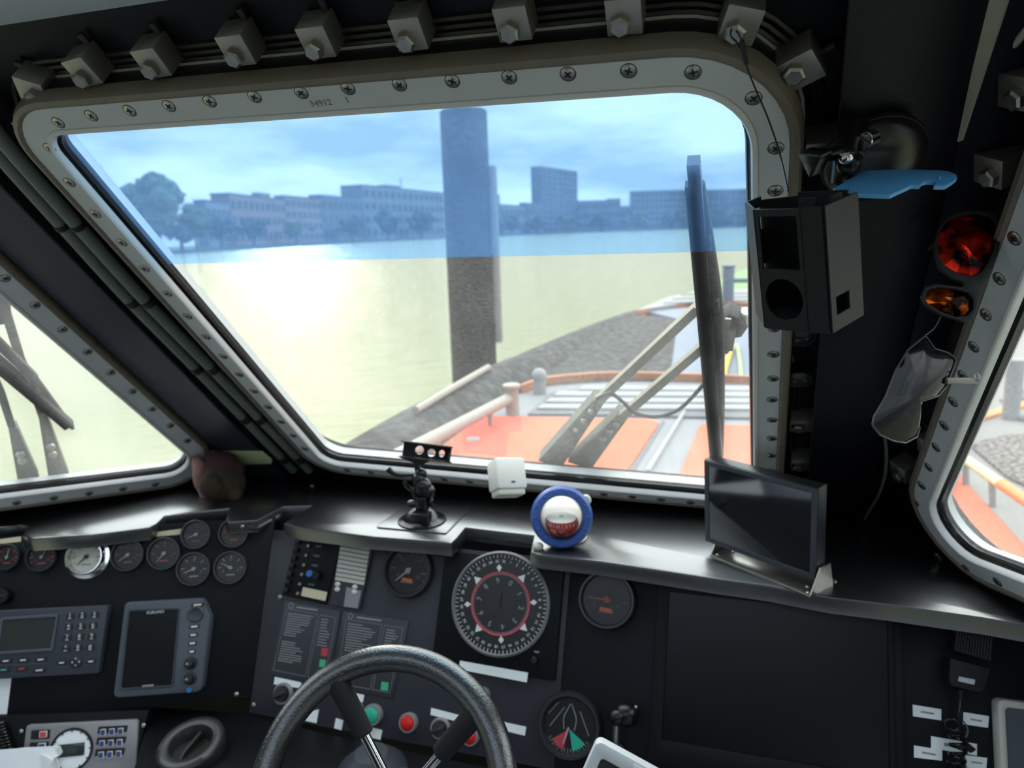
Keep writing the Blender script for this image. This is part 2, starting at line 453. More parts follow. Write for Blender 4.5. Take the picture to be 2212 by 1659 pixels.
def make_window(name, label, pl, quad, radii, screws, dirt=.1, corner_gain=1.0, rev=.052):
    fm = pl.frame(pl.o); root = thing(name, label, 'window', fm, kind='structure')
    def loop(d, z, seg=9): return [(x, y, z) for x, y in rpoly(grow(quad, d), [max(.01, r+d) for r in radii], seg)]
    m = MB(); m.loft([loop(.012, -.006), loop(.012, 0), loop(-.024, 0), loop(-.024, -.006)]); m.done('flange', 'alu_paint', root)
    m = MB(); m.loft([loop(.012, -.006), loop(.0125, .001), loop(.017, .004), (loop(.024, .002)), loop(.028, -.005), loop(.029, -.022), loop(.027, -.023)]); m.done('outer_rim', 'alu_brown', root)
    m = MB(); m.loft([loop(.027, -.022), loop(.026, -.0595)]); m.done('frame_box', 'frame_dark', root)
    m = MB()
    for d0 in (.027, .036, .046): m.loft([loop(d0, -.0605), loop(d0+.001, -.054), loop(d0+.0045, -.052), loop(d0+.008, -.054), loop(d0+.009, -.0605)])
    m.done('seal', 'frame_dark', root)
    m = MB(); m.loft([loop(-.024, -.004), loop(-.0245, .002), loop(-.027, .0045), loop(-.0305, .0045), loop(-.033, .001), loop(-.0335, -.01)]); m.done('inner_bead', 'lip_white', root)
    m = MB(); m.loft([loop(-.033, -.008), loop(-.035, -.011), loop(-.038, -.013), loop(-.040, -.02), loop(-.034, -.03)]); m.done('gasket', 'rubber_gloss', root)
    m = MB(); m.loft([loop(-.038, -.031), loop(-.036, -.034), loop(-.031, -rev), loop(.03, -rev), loop(.03, -.06), loop(-.02, -.031)]); m.done('outer_reveal', 'white_reveal', root)
    g = MB(); g.plate([(x, y) for x, y, z in loop(-.033, 0)], -.030, -.023); go = g.done('glass_pane', glass_mat(dirt, corner_gain), root); go['label'] = 'clear glass pane, dirty and scratched'
    for x, y in screws:
        s = bpy.data.objects.new('screw', SCREW); COL.objects.link(s); s.parent = root; s.matrix_local = T(x, y, 0) @ RZ(random.uniform(0, 1.5))
    return root, loop

def glass_mat(dirt, corner_gain=1.0):
    m = bpy.data.materials.new('dirty_glass'); m.use_nodes = True; nt = m.node_tree; nt.nodes.clear()
    N = nt.nodes.new; L = nt.links.new
    out = N('ShaderNodeOutputMaterial'); tr = N('ShaderNodeBsdfTransparent'); tr.inputs['Color'].default_value = (.95, .97, .96, 1)
    gl = N('ShaderNodeBsdfGlossy'); gl.inputs['Roughness'].default_value = .05
    tl = N('ShaderNodeBsdfTranslucent'); tl.inputs['Color'].default_value = (.92, .9, .86, 1)
    m1 = N('ShaderNodeMixShader'); m1.inputs['Fac'].default_value = .02
    m2 = N('ShaderNodeMixShader'); tc = N('ShaderNodeTexCoord')
    n1 = N('ShaderNodeTexNoise'); n1.inputs['Scale'].default_value = 3.5; n1.inputs['Detail'].default_value = 4
    n2 = N('ShaderNodeTexNoise'); n2.inputs['Scale'].default_value = 140; n2.inputs['Detail'].default_value = 3
    # streaks: stretched noise down the pane
    mp = N('ShaderNodeMapping'); mp.inputs['Scale'].default_value = (60, 3, 1); n3 = N('ShaderNodeTexNoise'); n3.inputs['Scale'].default_value = 1.0; n3.inputs['Detail'].default_value = 2
    L(tc.outputs['Object'], n1.inputs['Vector']); L(tc.outputs['Object'], n2.inputs['Vector']); L(tc.outputs['Object'], mp.inputs['Vector']); L(mp.outputs['Vector'], n3.inputs['Vector'])
    a = N('ShaderNodeMath'); a.operation = 'MULTIPLY'; L(n1.outputs['Fac'], a.inputs[0]); L(n2.outputs['Fac'], a.inputs[1])
    b = N('ShaderNodeMath'); b.operation = 'MULTIPLY_ADD'; L(n3.outputs['Fac'], b.inputs[0]); b.inputs[1].default_value = .12; L(a.outputs[0], b.inputs[2])
    # translucent film, stronger towards one lower corner of the pane
    sp = N('ShaderNodeSeparateXYZ'); L(tc.outputs['Object'], sp.inputs[0])
    dg = N('ShaderNodeMath'); dg.operation = 'MULTIPLY_ADD'; L(sp.outputs['X'], dg.inputs[0]); dg.inputs[1].default_value = .75
    ng = N('ShaderNodeMath'); ng.operation = 'MULTIPLY'; ng.inputs[1].default_value = -1.0; L(sp.outputs['Y'], ng.inputs[0]); L(ng.outputs[0], dg.inputs[2])
    rg = N('ShaderNodeMapRange'); rg.interpolation_type = 'SMOOTHSTEP'; rg.inputs['From Min'].default_value = .1; rg.inputs['From Max'].default_value = .75; rg.inputs['To Min'].default_value = 1.0; rg.inputs['To Max'].default_value = corner_gain; L(dg.outputs[0], rg.inputs['Value'])
    c0 = N('ShaderNodeMath'); c0.operation = 'MULTIPLY'; L(b.outputs[0], c0.inputs[0]); L(rg.outputs['Result'], c0.inputs[1])
    c = N('ShaderNodeMath'); c.operation = 'MULTIPLY'; c.inputs[1].default_value = dirt/.3; L(c0.outputs[0], c.inputs[0])
    L(tr.outputs[0], m1.inputs[1]); L(gl.outputs[0], m1.inputs[2])
    L(c.outputs[0], m2.inputs['Fac']); L(m1.outputs[0], m2.inputs[1]); L(tl.outputs[0], m2.inputs[2]); L(m2.outputs[0], out.inputs['Surface'])
    return m
def film_mat():
    m = bpy.data.materials.new('blue_sun_film'); m.use_nodes = True; nt = m.node_tree; nt.nodes.clear()
    N = nt.nodes.new; L = nt.links.new
    out = N('ShaderNodeOutputMaterial'); tr = N('ShaderNodeBsdfTransparent'); tr.inputs['Color'].default_value = (.71, .87, .99, 1)
    tl = N('ShaderNodeBsdfTranslucent'); tl.inputs['Color'].default_value = (.25, .47, .95, 1)
    nz = N('ShaderNodeTexNoise'); nz.inputs['Scale'].default_value = 8; nz.inputs['Detail'].default_value = 5
    tc = N('ShaderNodeTexCoord'); L(tc.outputs['Object'], nz.inputs['Vector'])
    mr = N('ShaderNodeMapRange'); mr.inputs['To Min'].default_value = .04; mr.inputs['To Max'].default_value = .1; L(nz.outputs['Fac'], mr.inputs['Value'])
    mx = N('ShaderNodeMixShader'); L(mr.outputs['Result'], mx.inputs['Fac']); L(tr.outputs[0], mx.inputs[1]); L(tl.outputs[0], mx.inputs[2]); L(mx.outputs[0], out.inputs['Surface'])
    return m

# ---- front window
q1 = [(-1.133, -1.0), (.038, -1.055), (0.0, .121), (-1.09, .142)]
sc1 = [tuple(W.uv(*p)) for p in [(126, 265), (197, 250), (280, 239), (365, 229), (453, 219), (550, 209), (651, 200), (752, 191), (863, 183), (977, 175), (1100, 167), (1227, 160), (1358, 153), (1497, 156), (1628, 212), (1676, 320), (1675, 412), (1673, 492), (1672, 568), (1672, 641), (1672, 709.4), (1671, 765.4), (1670, 817.7), (1668, 863), (1668, 907), (1667, 947), (1666, 984), (1665, 1017), (107, 320), (150, 394), (206, 462), (263, 524), (312, 580), (361, 634), (405, 683)]]
_l0, _l1 = Vector(sc1[-1]), Vector((-1.123, -.9))
for i in range(1, 9): sc1.append(tuple(_l0+(_l1-_l0).normalized()*(.07*i)))
for i in range(16): sc1.append((-1.05+i*.07, -1.004-.0033*i))
win1, loop1 = make_window('window_1', 'large front windscreen in a pale metal flange with blue sun film across its upper part', W, q1, [.085, .1, .125, .075], sc1, dirt=.024, corner_gain=2.8)
fv = W.uv(1000, 548, -.03).y
_t = [(x, y) for x, y, z in loop1(-.034, 0)]
def clip_above(poly, y0):
    out = []
    for i in range(len(poly)):
        a = poly[i-1]; b = poly[i]
        if (a[1] >= y0) != (b[1] >= y0):
            t = (y0-a[1])/(b[1]-a[1]); out.append((a[0]+(b[0]-a[0])*t, y0))
        if b[1] >= y0: out.append(b)
    return out
m = MB(); m.plate(clip_above(_t, fv), -.0225, -.0218); o = m.done('sun_film', film_mat(), win1); o['label'] = 'blue tinted sun film'
# stamped digits on the flange
m = MB(); _p = Vector(W.uv(693, 223)); m.text('34912', .013, T(_p.x, _p.y, .0004), .0002); _p = Vector(W.uv(750, 216)); m.text('1', .013, T(_p.x, _p.y, .0004), .0002)
m.done('stamped_digits', 'ink', win1)
# ---- left window
_a, _b = LW.uv(10.8, 601), LW.uv(405, 952); _c, _d = LW.uv(22, 1088), LW.uv(151, 1071)
_br = line_x(_a, _b, _c, _d); _tr = _a+(_a-_b)*.62; _bl = _br+(_c-_d).normalized()*1.25; _tl = Vector((_bl.x-.05, _tr.y))
sc2 = [tuple(_a+(_b-_a)*(i/8.0)) for i in range(-2, 9)]+[tuple(_br+(_c-_d).normalized()*(.11+.08*i)) for i in range(10)]
win2, loop2 = make_window('window_2', 'left window pane of the wheelhouse with a wiper outside', LW, [tuple(_bl), tuple(_br), tuple(_tr), tuple(_tl)], [.1, .085, .1, .1], sc2, dirt=.06, rev=.05)
q2 = [tuple(_bl), tuple(_br), tuple(_tr), tuple(_tl)]
# ---- right window
_a, _b = RW.uv(2191, 515), RW.uv(1977, 1085); _c, _d = RW.uv(2070, 1222), RW.uv(2157, 1258)
_bl = line_x(_a, _b, _c, _d); _tl = _a+(_a-_b)*.55; _br = _bl+(_d-_c).normalized()*1.2; _tr = Vector((_br.x+.05, _tl.y))
q3 = [tuple(_bl), tuple(_br), tuple(_tr), tuple(_tl)]
sc3 = [tuple(_a+(_b-_a)*(i/10.0)) for i in range(-4, 11)]+[tuple(_bl+(_d-_c).normalized()*(.12+.08*i)) for i in range(6)]
win3, loop3 = make_window('window_3', 'right window pane of the wheelhouse looking onto the orange side deck', RW, q3, [.1, .1, .1, .1], sc3, dirt=.06, rev=.048)

# ---- bulkheads with their window openings
def bulkhead(name, label, pl, corners, hole):
    fm = pl.frame(pl.o); cs = [to_uv(pl, p) for p in corners]
    m = MB(); m.plate(cs, -.025, 0, holes=[hole]); o = m.done(name, 'navy', None, fm); return tag(o, label, 'wall', kind='structure')
def hole_of(quad, radii, d=.024): return rpoly(grow(quad, d), [r+d for r in radii], 9)
cTL, cBL = meet(B, LB, Z_CEIL), meet(B, LB, Z_LOW); cTR, cBR = meet(B, RB, Z_CEIL), meet(B, RB, Z_LOW)
bulkhead('wall_front', 'dark navy front bulkhead around the windscreen', B, [cBL, cBR, cTR, cTL], hole_of(q1, [.085, .1, .125, .075]))
_lt = LB.v*((Z_CEIL-LB.o.z)/LB.v.z); _lb = LB.v*((Z_LOW-LB.o.z)/LB.v.z)
lFT, lFB = cTL-LB.u*2.4, cBL-LB.u*2.4
bulkhead('wall_left', 'dark navy left bulkhead around the left window', LB, [lFB, cBL, cTL, lFT], hole_of(q2, [.1, .085, .1, .1]))
rFT, rFB = cTR+RB.u*2.4, cBR+RB.u*2.4
bulkhead('wall_right', 'dark navy right bulkhead around the right window', RB, [cBR, rFB, rFT, cTR], hole_of(q3, [.1, .1, .1, .1]))
m = MB(); _up = Vector((0, 0, .04))
_cp = [cTL, cTR, rFT, Vector((rFT.x, -1.9, Z_CEIL)), Vector((lFT.x, -1.9, Z_CEIL)), lFT]
m.plate([(p.x, p.y) for p in _cp], Z_CEIL, Z_CEIL+.04, holes=[rrect(2.1, 1.1, .1, (-.5, -.62))]); tag(m.done('ceiling', 'ceiling_grey'), 'pale grey ceiling panel at the top left corner', 'ceiling', kind='structure')  # opening behind the camera, added to let sky light onto the console
m = MB(); m.plate([(-3.2, -1.9), (1.9, -1.9), (1.9, 1.6), (-3.2, 1.6)], .95, 1.0); tag(m.done('floor', 'floor_grey'), 'pale grey wheelhouse floor', 'floor', kind='structure')  # unseen floor, made pale to bounce light up onto the flanges
# lower walls below the windows, standing from floor to shelf level, and the rear wall with its doorway
m = MB()
for a, b in ((lFB, cBL), (cBL, cBR), (cBR, rFB)): m.hull([(p.x, p.y, z) for p in (a, b) for z in (1.0, Z_LOW+.02)]+[(p.x, p.y+.03, z) for p in (a, b) for z in (1.0, Z_LOW+.02)])
tag(m.done('wall_below', 'navy'), 'dark navy wall below the windows', 'wall', kind='structure')
m = MB(); m.plate([(-3.2, 1.0), (1.9, 1.0), (1.9, Z_CEIL), (-3.2, Z_CEIL)], 0, .04, holes=[rect(.8, 1.95, (.9, 2.05)), rrect(1.6, .8, .1, (-1.6, 2.5))], M=T(0, -1.9, 0) @ RX(math.pi/2)); tag(m.done('wall_rear', 'panel_dark'), 'rear wheelhouse wall behind the helm', 'wall', kind='structure')

# ---- pillar covers between the windows
def at_z(a, b, z): return a+(b-a)*((z-a.z)/(b.z-a.z))
def pillar(name, label, r0, r1, l0, l1, nrm, thick, mname):
    zt, zb = Z_CEIL, Z_SH
    ps = [at_z(r0, r1, zt), at_z(r0, r1, zb), at_z(l0, l1, zb), at_z(l0, l1, zt)]
    m = MB(); m.hull(ps+[p-nrm*thick for p in ps])
    o = m.done(name, mname, ang=20)
    bv = o.modifiers.new('edge', 'BEVEL'); bv.width = .003; bv.segments = 2
    return tag(o, label, 'pillar', kind='structure'), ps
_nl = (W.n+LW.n).normalized(); _nr = (W.n+RW.n).normalized()
Lr0, Lr1 = W.hit(145, 550), W.hit(574, 989); Ll0, Ll1 = LW.hit(20, 557), LW.hit(466, 972)
pilL, psL = pillar('trim_1', 'dark navy pillar cover slanting between left window and windscreen', Lr0, Lr1, Ll0, Ll1, _nl, .07, 'navy_lit')
Rl0, Rl1 = W.hit(1829, 20), W.hit(1745, 1015); Rr0, Rr1 = RW.hit(2144, 3), RW.hit(1890, 1023)
pilR, psR = pillar('trim_2', 'broad dark navy pillar cover between windscreen and right window', Rl0, Rl1, Rr0, Rr1, _nr, .07, 'navy')
# narrow beige trim along the upper right edge of that pillar
m = MB(); _e = (psR[2]-psR[3]).normalized()
_s0 = RW.hit(2157, 0, .004); _s1 = RW.hit(2071, 306, .004)
m.hull([_s0-_e*.1+RW.u*.02, _s0-_e*.1-RW.u*.02, _s1+RW.u*.003, _s1-RW.u*.003]+[p-RW.n*.004 for p in (_s0-_e*.1+RW.u*.02, _s0-_e*.1-RW.u*.02, _s1+RW.u*.003, _s1-RW.u*.003)])
tag(m.done('trim_3', 'trim_beige'), 'narrow beige trim strip beside the right pillar cover', 'trim', kind='structure')
m = MB(); _s0 = RW.hit(2170, 120, -.03); _s1 = RW.hit(2250, 28, -.03); m.cyl(_s0, _s1, .0045)
tag(m.done('trim_4', 'trim_beige'), 'short pale rod in the top right corner', 'trim', kind='structure')

# ---- stepped dash shelf
edge = [(0, 1137), (44, 1133), (60, 1135), (48, 1152), (70, 1162), (196, 1154), (322, 1138), (339, 1130), (356, 1113), (420, 1105), (494, 1097), (486, 1121), (492, 1127), (556, 1122), (611, 1093), (672, 1091), (613, 1128), (644, 1138), (807, 1158), (952, 1169), (975, 1172), (988, 1160), (1006, 1138), (1080, 1147), (1153, 1155), (1145, 1192), (1164, 1197), (1296, 1211), (1408, 1228), (1548, 1249), (1660, 1264), (1794, 1289), (1921, 1304), (2124, 1332), (2212, 1347)]
fe = [SH.hit(*p) for p in edge]
bkL, bkM, bkR, bkE = meet(LB, SH, Z_SH-.0001) if False else None, meet(B, LB, Z_SH), meet(B, RB, Z_SH), None
p_far_l = bkM-LB.u*2.0
_a = fe[-1].xy; _b = (fe[-1]-fe[-2]).xy.normalized(); ext_r = line_x(_a, _a+_b, bkR.xy, (bkR+RB.u).xy)
ext_l = fe[0]-LB.u*.9
poly = [(p.x, p.y) for p in [ext_l]+fe+[ext_r.to_3d(), bkR, bkM, p_far_l]]
m = MB(); m.plate(poly, -.034, 0, bev=.007, M=T(0, 0, Z_SH))
shelf = m.done('dash_shelf', 'shelf'); tag(shelf, 'glossy black dash shelf with a stepped front edge below the windows', 'shelf')

# ---- helm console
con = thing('helm_console', 'black instrument console wrapping around the helm under the dash shelf', 'console', FP.frame(FP.hit(1000, 1540)))
ci = con.matrix_world.inverted()
def con_part(name, m, mname, M): return m.done(name, mname, con, ci @ M)
fpm = FP.frame(FP.o); lpm = LP.frame(LP.o)
v_b = FP.uv(543, 1540).y; v_t = -.008
_c0, _c1 = to_uv(FP, _k0), to_uv(FP, _k1)
def crease_u(v): return _c0[0]+(_c1[0]-_c0[0])*(v-_c0[1])/(_c1[1]-_c0[1])
xs = FP.uv(1232, 1300).x; x_e = FP.uv(2600, 1500).x
xm0 = FP.uv(1412, 1450).x
m = MB(); m.plate([(crease_u(v_b), v_b), (FP.uv(1215, 1440).x, v_b), (FP.uv(1215, 1440).x, v_t), (crease_u(v_t), v_t)], -.02, 0, bev=.002); con_part('switch_panel_plate', m, 'panel', fpm)
m = MB(); m.plate([(FP.uv(1215, 1440).x, v_b-.25), (x_e, v_b-.25), (x_e, v_t), (FP.uv(1215, 1440).x, v_t)], -.02, -.0005, bev=.002); con_part('instrument_panel_plate', m, 'panel_dark', fpm)
lv_b = LP.uv(265, 1532).y; _lk0, _lk1 = to_uv(LP, _k0), to_uv(LP, _k1)
def lcrease(v): return _lk0[0]+(_lk1[0]-_lk0[0])*(v-_lk0[1])/(_lk1[1]-_lk0[1])
lv_t = _lk0[1]+.06
m = MB(); m.plate([(-1.1, lv_b), (lcrease(lv_b), lv_b), (lcrease(lv_t), lv_t), (-1.1, lv_t)], -.02, 0, bev=.002); con_part('gauge_panel_plate', m, 'panel_dark', lpm)
# lower left panel and ledge
m = MB(); _q = LP.rel((150, 1600), [(-260, 1556), (322, 1533), (288, 1665), (270, 1740), (-260, 1760)], .02)
m.plate(_q[::-1], -.03, 0, bev=.003); con_part('radio_panel_plate', m, 'panel_dark', LP.mat(150, 1600, .02))
ZL = FP.hit(543, 1540).z-.004; LE = Plane((0, 0, ZL), (1, 0, 0), (0, 1, 0))
_lp = [LE.hit(*p) for p in [(330, 1526), (543, 1540), (700, 1583), (1215, 1690)]]
_e0 = LE.hit(286, 1668); _b0 = [_e0+(_e0-_lp[0])*2.2, Vector((_lp[3].x, _lp[3].y-.45, ZL))]
m = MB(); m.plate([(p.x, p.y) for p in [_b0[0], _b0[1], _lp[3], _lp[2], _lp[1], _lp[0]]], -.02, 0, bev=.004, M=T(0, 0, ZL)); con_part('ledge', m, 'panel_dark', Matrix.Identity(4))
# console screws
def small_screw(p, r=.006):
    m = MB(); m.lathe([(0, .004), (r*.6, .0036), (r, .0015), (r, -.001)], 16); return con_part('screw', m, 'steel', p)
for x, y in [(548, 1523), (605, 1290), (697, 1298)]: small_screw(FP.mat(x, y, .0), .006)
for x, y in [(511, 1500), (16, 1561)]: small_screw(LP.mat(x, y), .0055)
for x, y in [(46, 1580), (310, 1567)]: small_screw(LP.mat(x, y, .02), .005)
small_screw(SH.mat(675, 1048), .008); small_screw(SH.mat(1801, 1256), .006)

# ---- cable conduits on the left pillar
def conduit(label, dx):
    pts = [W.hit(x+dx, y, -.015) for x, y in [(-60, 236), (0, 318), (150, 487), (297, 650), (439, 795), (540, 900), (650, 1015)]]
    t = thing('cable_conduit', label, 'conduit', Matrix.Translation(pts[0]), 'conduits along the left pillar')
    ti = t.matrix_world.inverted(); m = MB(); m.tube(pts, .0125, 12, sub=6); m.done('tube', 'conduit', t, ti)
    for x, y in [(150, 487), (303, 652), (441, 796), (545, 904), (630, 990)]:
        a, b = W.hit(x+dx-4, y-5, -.015), W.hit(x+dx+4, y+4, -.015); m = MB(); m.cyl(a, b, .0148, bev=.001); m.done('clip', 'rubber', t, ti)
conduit('dark cable conduit on the left pillar, nearer the windscreen', 18)
conduit('dark cable conduit on the left pillar, nearer the pillar cover', -16)

# ---- window clamps : block, hex bolt, stud
def clamp_parts():
    m = MB(); m.use('alu_raw').box((0, 0, -.017), (.04, .042, .04), .0015); a = m.done('block', 'alu_raw', ang=30)
    m = MB(); m.lathe([(0, .0145), (.0095, .0145), (.0125, .012), (.0125, .002)], 6); m.lathe([(0, .0025), (.0135, .0025), (.0145, .0015), (.0145, -.001)], 24); b = m.done('hex_bolt', 'steel', ang=25)
    m = MB(); m.cyl((.012, .008, -.032), (.012, .036, -.032), .005, bev=.001); c = m.done('stud', 'frame_dark')
    out = [(o.name, o.data) for o in (a, b, c)]
    for o in (a, b, c): bpy.data.objects.remove(o)
    return out
CP = clamp_parts()
def clamp(pl, x, y, rot, label, group, off=-.02, scale=1.0, bolt=(-.004, -.006)):
    t = thing('window_clamp', label, 'clamp', pl.mat(x, y, off, rot) @ T(-bolt[0], -bolt[1], 0) @ Matrix.Scale(scale, 4), group)
    for (n, me) in CP:
        n = n.split('.')[0]; o = bpy.data.objects.new(n, me); COL.objects.link(o); o.parent = t
        if n == 'hex_bolt': o.matrix_local = T(bolt[0], bolt[1], 0) @ RZ(random.uniform(0, 1))
    return t
G1 = 'clamps along the top of the windscreen'
for x, y, r, lb in [(79, 204, 1.1, 'tilted metal clamp at the top left corner of the windscreen'), (182, 165, .12, 'second window clamp from the left above the windscreen'), (329, 145, .04, 'third window clamp from the left above the windscreen'), (510, 118, 0, 'fourth window clamp from the left above the windscreen'), (682, 101, 0, 'fifth window clamp from the left, above the stamped digits'), (880, 84, 0, 'sixth window clamp from the left, left of the pile top'), (1103, 62, 0, 'seventh window clamp, upright above the middle right of the windscreen'), (1341, 47, -.03, 'upright clamp with clean hex bolt above the wiper tip'), (1588, 62, -.33, 'tilted window clamp with a black cord hanging from its bolt'), (1715, 152, -1.08, 'window clamp tilted at the upper right corner of the windscreen'), (1766, 330, -1.57, 'window clamp behind the thumb screw of the suction mount')]:
    clamp(W, x, y, r, lb, G1)
clamp(W, 78, 290, 1.5, 'window clamp half hidden behind the left edge of the windscreen flange', G1)
G2 = 'clamps beside the right edge of the windscreen'
for y, lb in [(905, 'dim clamp in the recess above the lowest one, right of windscreen'), (990, 'lowest dim clamp in the recess right of the windscreen')]: clamp(W, 1724, y+12, -1.57, lb, G2, -.03)
G3 = 'clamps beside the right window'
for x, y, lb in [(2204, 208, 'uppermost clamp beside the right window, cut by the photo edge'), (2146, 378, 'clamp beside the right window above the red goggles'), (2008, 975, 'clamp beside the right window below the clear glasses'), (1946, 1025, 'lowest dark clamp beside the right window')]:
    clamp(RW, x, y, 1.2, lb, G3, -.025)
# ================================================================== instruments on the console
def arc_marks(m, r0, r1, a0, a1, n, w, z):
    for i in range(n):
        a = math.radians(a0+(a1-a0)*i/(n-1)); m.box(((r0+r1)/2, 0, z), (r1-r0, w, .0006), M=RZ(a))
def needle(m, ang, r, w, z, tail=.25, tip=.4):
    a = math.radians(ang); m.plate([(-r*tail, -w/2), (r, -w/2*tip), (r, w/2*tip), (-r*tail, w/2)], z, z+.001, M=RZ(a))
def gauge(pl, x, y, rpx, label, group, bez='bezel_black', face='dial_black', mark='mark_grey', lit='mark_grey', na=220, sweep=(205, -25), off=0.0, depth=.014, digits=None, hand='needle_grey', extra=None):
    M = pl.mat(x, y, off); t = thing('gauge', label, 'gauge', M, group)
    R = pl.size(x-rpx, y, x+rpx, y)/2
    m = MB(); m.lathe([(R*.99, -.002), (R, .002), (R, depth*.75), (R*.95, depth), (R*.88, depth), (R*.84, depth*.7), (R*.83, depth*.35)], 40); m.done('bezel', bez, t)
    m = MB(); m.lathe([(0, depth*.35), (R*.84, depth*.35), (R*.84, 0)], 40); m.done('dial_face', face, t)
    m = MB(); z = depth*.36+.0004; m.use(mark); arc_marks(m, R*.66, R*.76, sweep[0], sweep[1], 11, R*.03, z); m.use(lit)
    arc_marks(m, R*.52, R*.72, sweep[0]-30, sweep[1]+20, 5, R*.055, z)
    if digits:
        for i, d in enumerate(digits):
            a = math.radians(sweep[0]+(sweep[1]-sweep[0])*i/(len(digits)-1)); m.text(d, R*.2, T(R*.46*math.cos(a), R*.46*math.sin(a), z))
    m.box((0, -R*.42, z), (R*.5, R*.07, .0005)); m.done('dial_markings', mark, t, ang=0)
    m = MB(); needle(m, na, R*.62, R*.09, z+.002); m.lathe([(R*.11, z), (R*.11, z+.004), (0, z+.0045)], 16); m.done('needle', hand, t)
    if extra: extra(t, R, z)
    return t
GS = 'small gauges on the left panel'
gauge(LP, 18, 1204, 30, 'small round black gauge at the left photo edge, needle upright', GS, mark='mark_pink', lit='mark_red', na=75, hand='mark_grey', digits=['0', '5', '10'])
gauge(LP, 93, 1203, 34, 'small black gauge with red marks between edge gauge and silver gauge', GS, mark='mark_pink', lit='mark_red', na=55, hand='mark_grey', digits=['0', '5', '10'])
gauge(LP, 278, 1199, 37, 'small black gauge with orange figures just right of the silver gauge', GS, mark='mark_dim', lit='mark_orange_dim', na=215, digits=['0', '4', '8'])
gauge(LP, 356, 1196, 37, 'small black gauge with orange figures under the cream label', GS, mark='mark_dim', lit='mark_orange_dim', na=230, digits=['0', '4', '8'])
gauge(LP, 425, 1155, 33, 'dim dark gauge, upper left of the cluster of four', GS, mark='mark_dim', lit='mark_dim', na=200)
gauge(LP, 506, 1152, 33, 'dark gauge with bright orange figures under the shelf bracket', GS, mark='mark_orange', lit='mark_orange', na=160, hand='mark_orange', digits=['40', '80', '120'])
gauge(LP, 420, 1229, 38, 'dark gauge with grey scale, lower left of the cluster of four', GS, mark='mark_dim', lit='mark_grey', na=200, digits=['0', '2', '4'])
gauge(LP, 499, 1226, 37, 'dark gauge with grey scale, lower right of the cluster above the chartplotter', GS, mark='mark_dim', lit='mark_grey', na=150, digits=['0', '2', '4'])
def _flange(t, R, z):
    m = MB(); m.lathe([(R, .0), (R*1.22, 0), (R*1.24, .003), (R*1.2, .005), (R, .006)], 40); m.done('mounting_flange', 'chrome', t)
    m = MB()
    for k in range(3):
        a = math.radians(-40+120*k); m.cyl((R*1.12*math.cos(a), R*1.12*math.sin(a), .004), (R*1.12*math.cos(a), R*1.12*math.sin(a), .008), R*.06)
    m.done('flange_screw', 'steel', t)
gauge(LP, 190, 1203, 40, 'large silver pressure gauge with a white dial', GS, bez='chrome', face='dial_white', mark='ink_dark', lit='mark_grey', na=222, hand='ink_dark', depth=.022, extra=_flange)
GT = 'tachometers beside the compass repeater'
def _tach(col):
    def f(t, R, z):
        m = MB(); m.use('mark_orange').box((R*.02, -R*.34, z), (R*.42, R*.12, .0006), M=RZ(-.08)); m.use('mark_dim'); arc_marks(m, R*.72, R*.8, 240, -60, 41, R*.015, z)
        m.done('orange_readout', 'mark_orange', t, ang=0)
    return f
gauge(FP, 885, 1233, 53, 'large black tachometer left of the compass repeater', GT, digits=['0', '10', '20', '30'], na=222, mark='mark_dim', lit='mark_dim', extra=_tach(0), depth=.02, hand='needle_grey')
gauge(FP, 1312, 1295, 62, 'large dim black tachometer right of the compass repeater', GT, digits=['0', '10', '20', '30'], na=180, mark='mark_dim', lit='mark_dim', extra=_tach(0), depth=.02, hand='mark_orange_dim')
# rudder indicator
def _rud(t, R, z):
    m = MB(); m.use('mark_red').plate([(0, 0)]+[(R*.62*math.cos(math.radians(a)), R*.62*math.sin(math.radians(a))) for a in range(215, 258, 6)], z, z+.0006, M=T(0, -R*.1, 0))
    m.use('green_btn').plate([(0, 0)]+[(R*.62*math.cos(math.radians(a)), R*.62*math.sin(math.radians(a))) for a in range(284, 330, 6)], z, z+.0006, M=T(0, -R*.1, 0)); m.done('colour_sector', 'mark_red', t, ang=0)
    m = MB(); pts = [(-R*.16, -R*.12, z+.001), (-R*.2, R*.2, z+.001), (-R*.1, R*.45, z+.001), (0, R*.62, z+.001), (R*.1, R*.45, z+.001), (R*.2, R*.2, z+.001), (R*.16, -R*.12, z+.001)]
    m.tube(pts, R*.018, 6, sub=4)
    for a, b in (((-.62, -.1), (-.2, .5)), ((-.7, .25), (-.4, .62)), ((.62, -.2), (.3, .45))): m.tube([(a[0]*R, a[1]*R, z+.001), (b[0]*R, b[1]*R, z+.001)], R*.015, 6)
    m.done('ship_outline', 'mark_grey', t)
    m = MB(); arc_marks(m, R*.66, R*.76, 215, 325, 15, R*.02, z)
    for k, d in enumerate(['40', '30', '20', '10', '0', '10', '20', '30', '40']):
        a = math.radians(218+k*13); m.text(d, R*.1, T(R*.82*math.cos(a)*.98, R*.82*math.sin(a)*.98, z) @ RZ(a+math.pi/2))
    m.done('scale', 'mark_grey', t, ang=0)
M = FP.mat(1232, 1566); R = FP.size(1164, 1566, 1300, 1566)/2
t = thing('rudder_indicator', 'round black rudder angle indicator with red and green sectors', 'gauge', M)
m = MB(); m.lathe([(R, -.002), (R*1.0, .012), (R*.95, .019), (R*.86, .019), (R*.8, .012), (R*.79, .007)], 48); m.done('bezel', 'bezel_black', t)
m = MB(); m.lathe([(0, .007), (R*.8, .007), (R*.8, 0)], 48); m.done('dial_face', 'dial_black', t)
_rud(t, R, .0075)
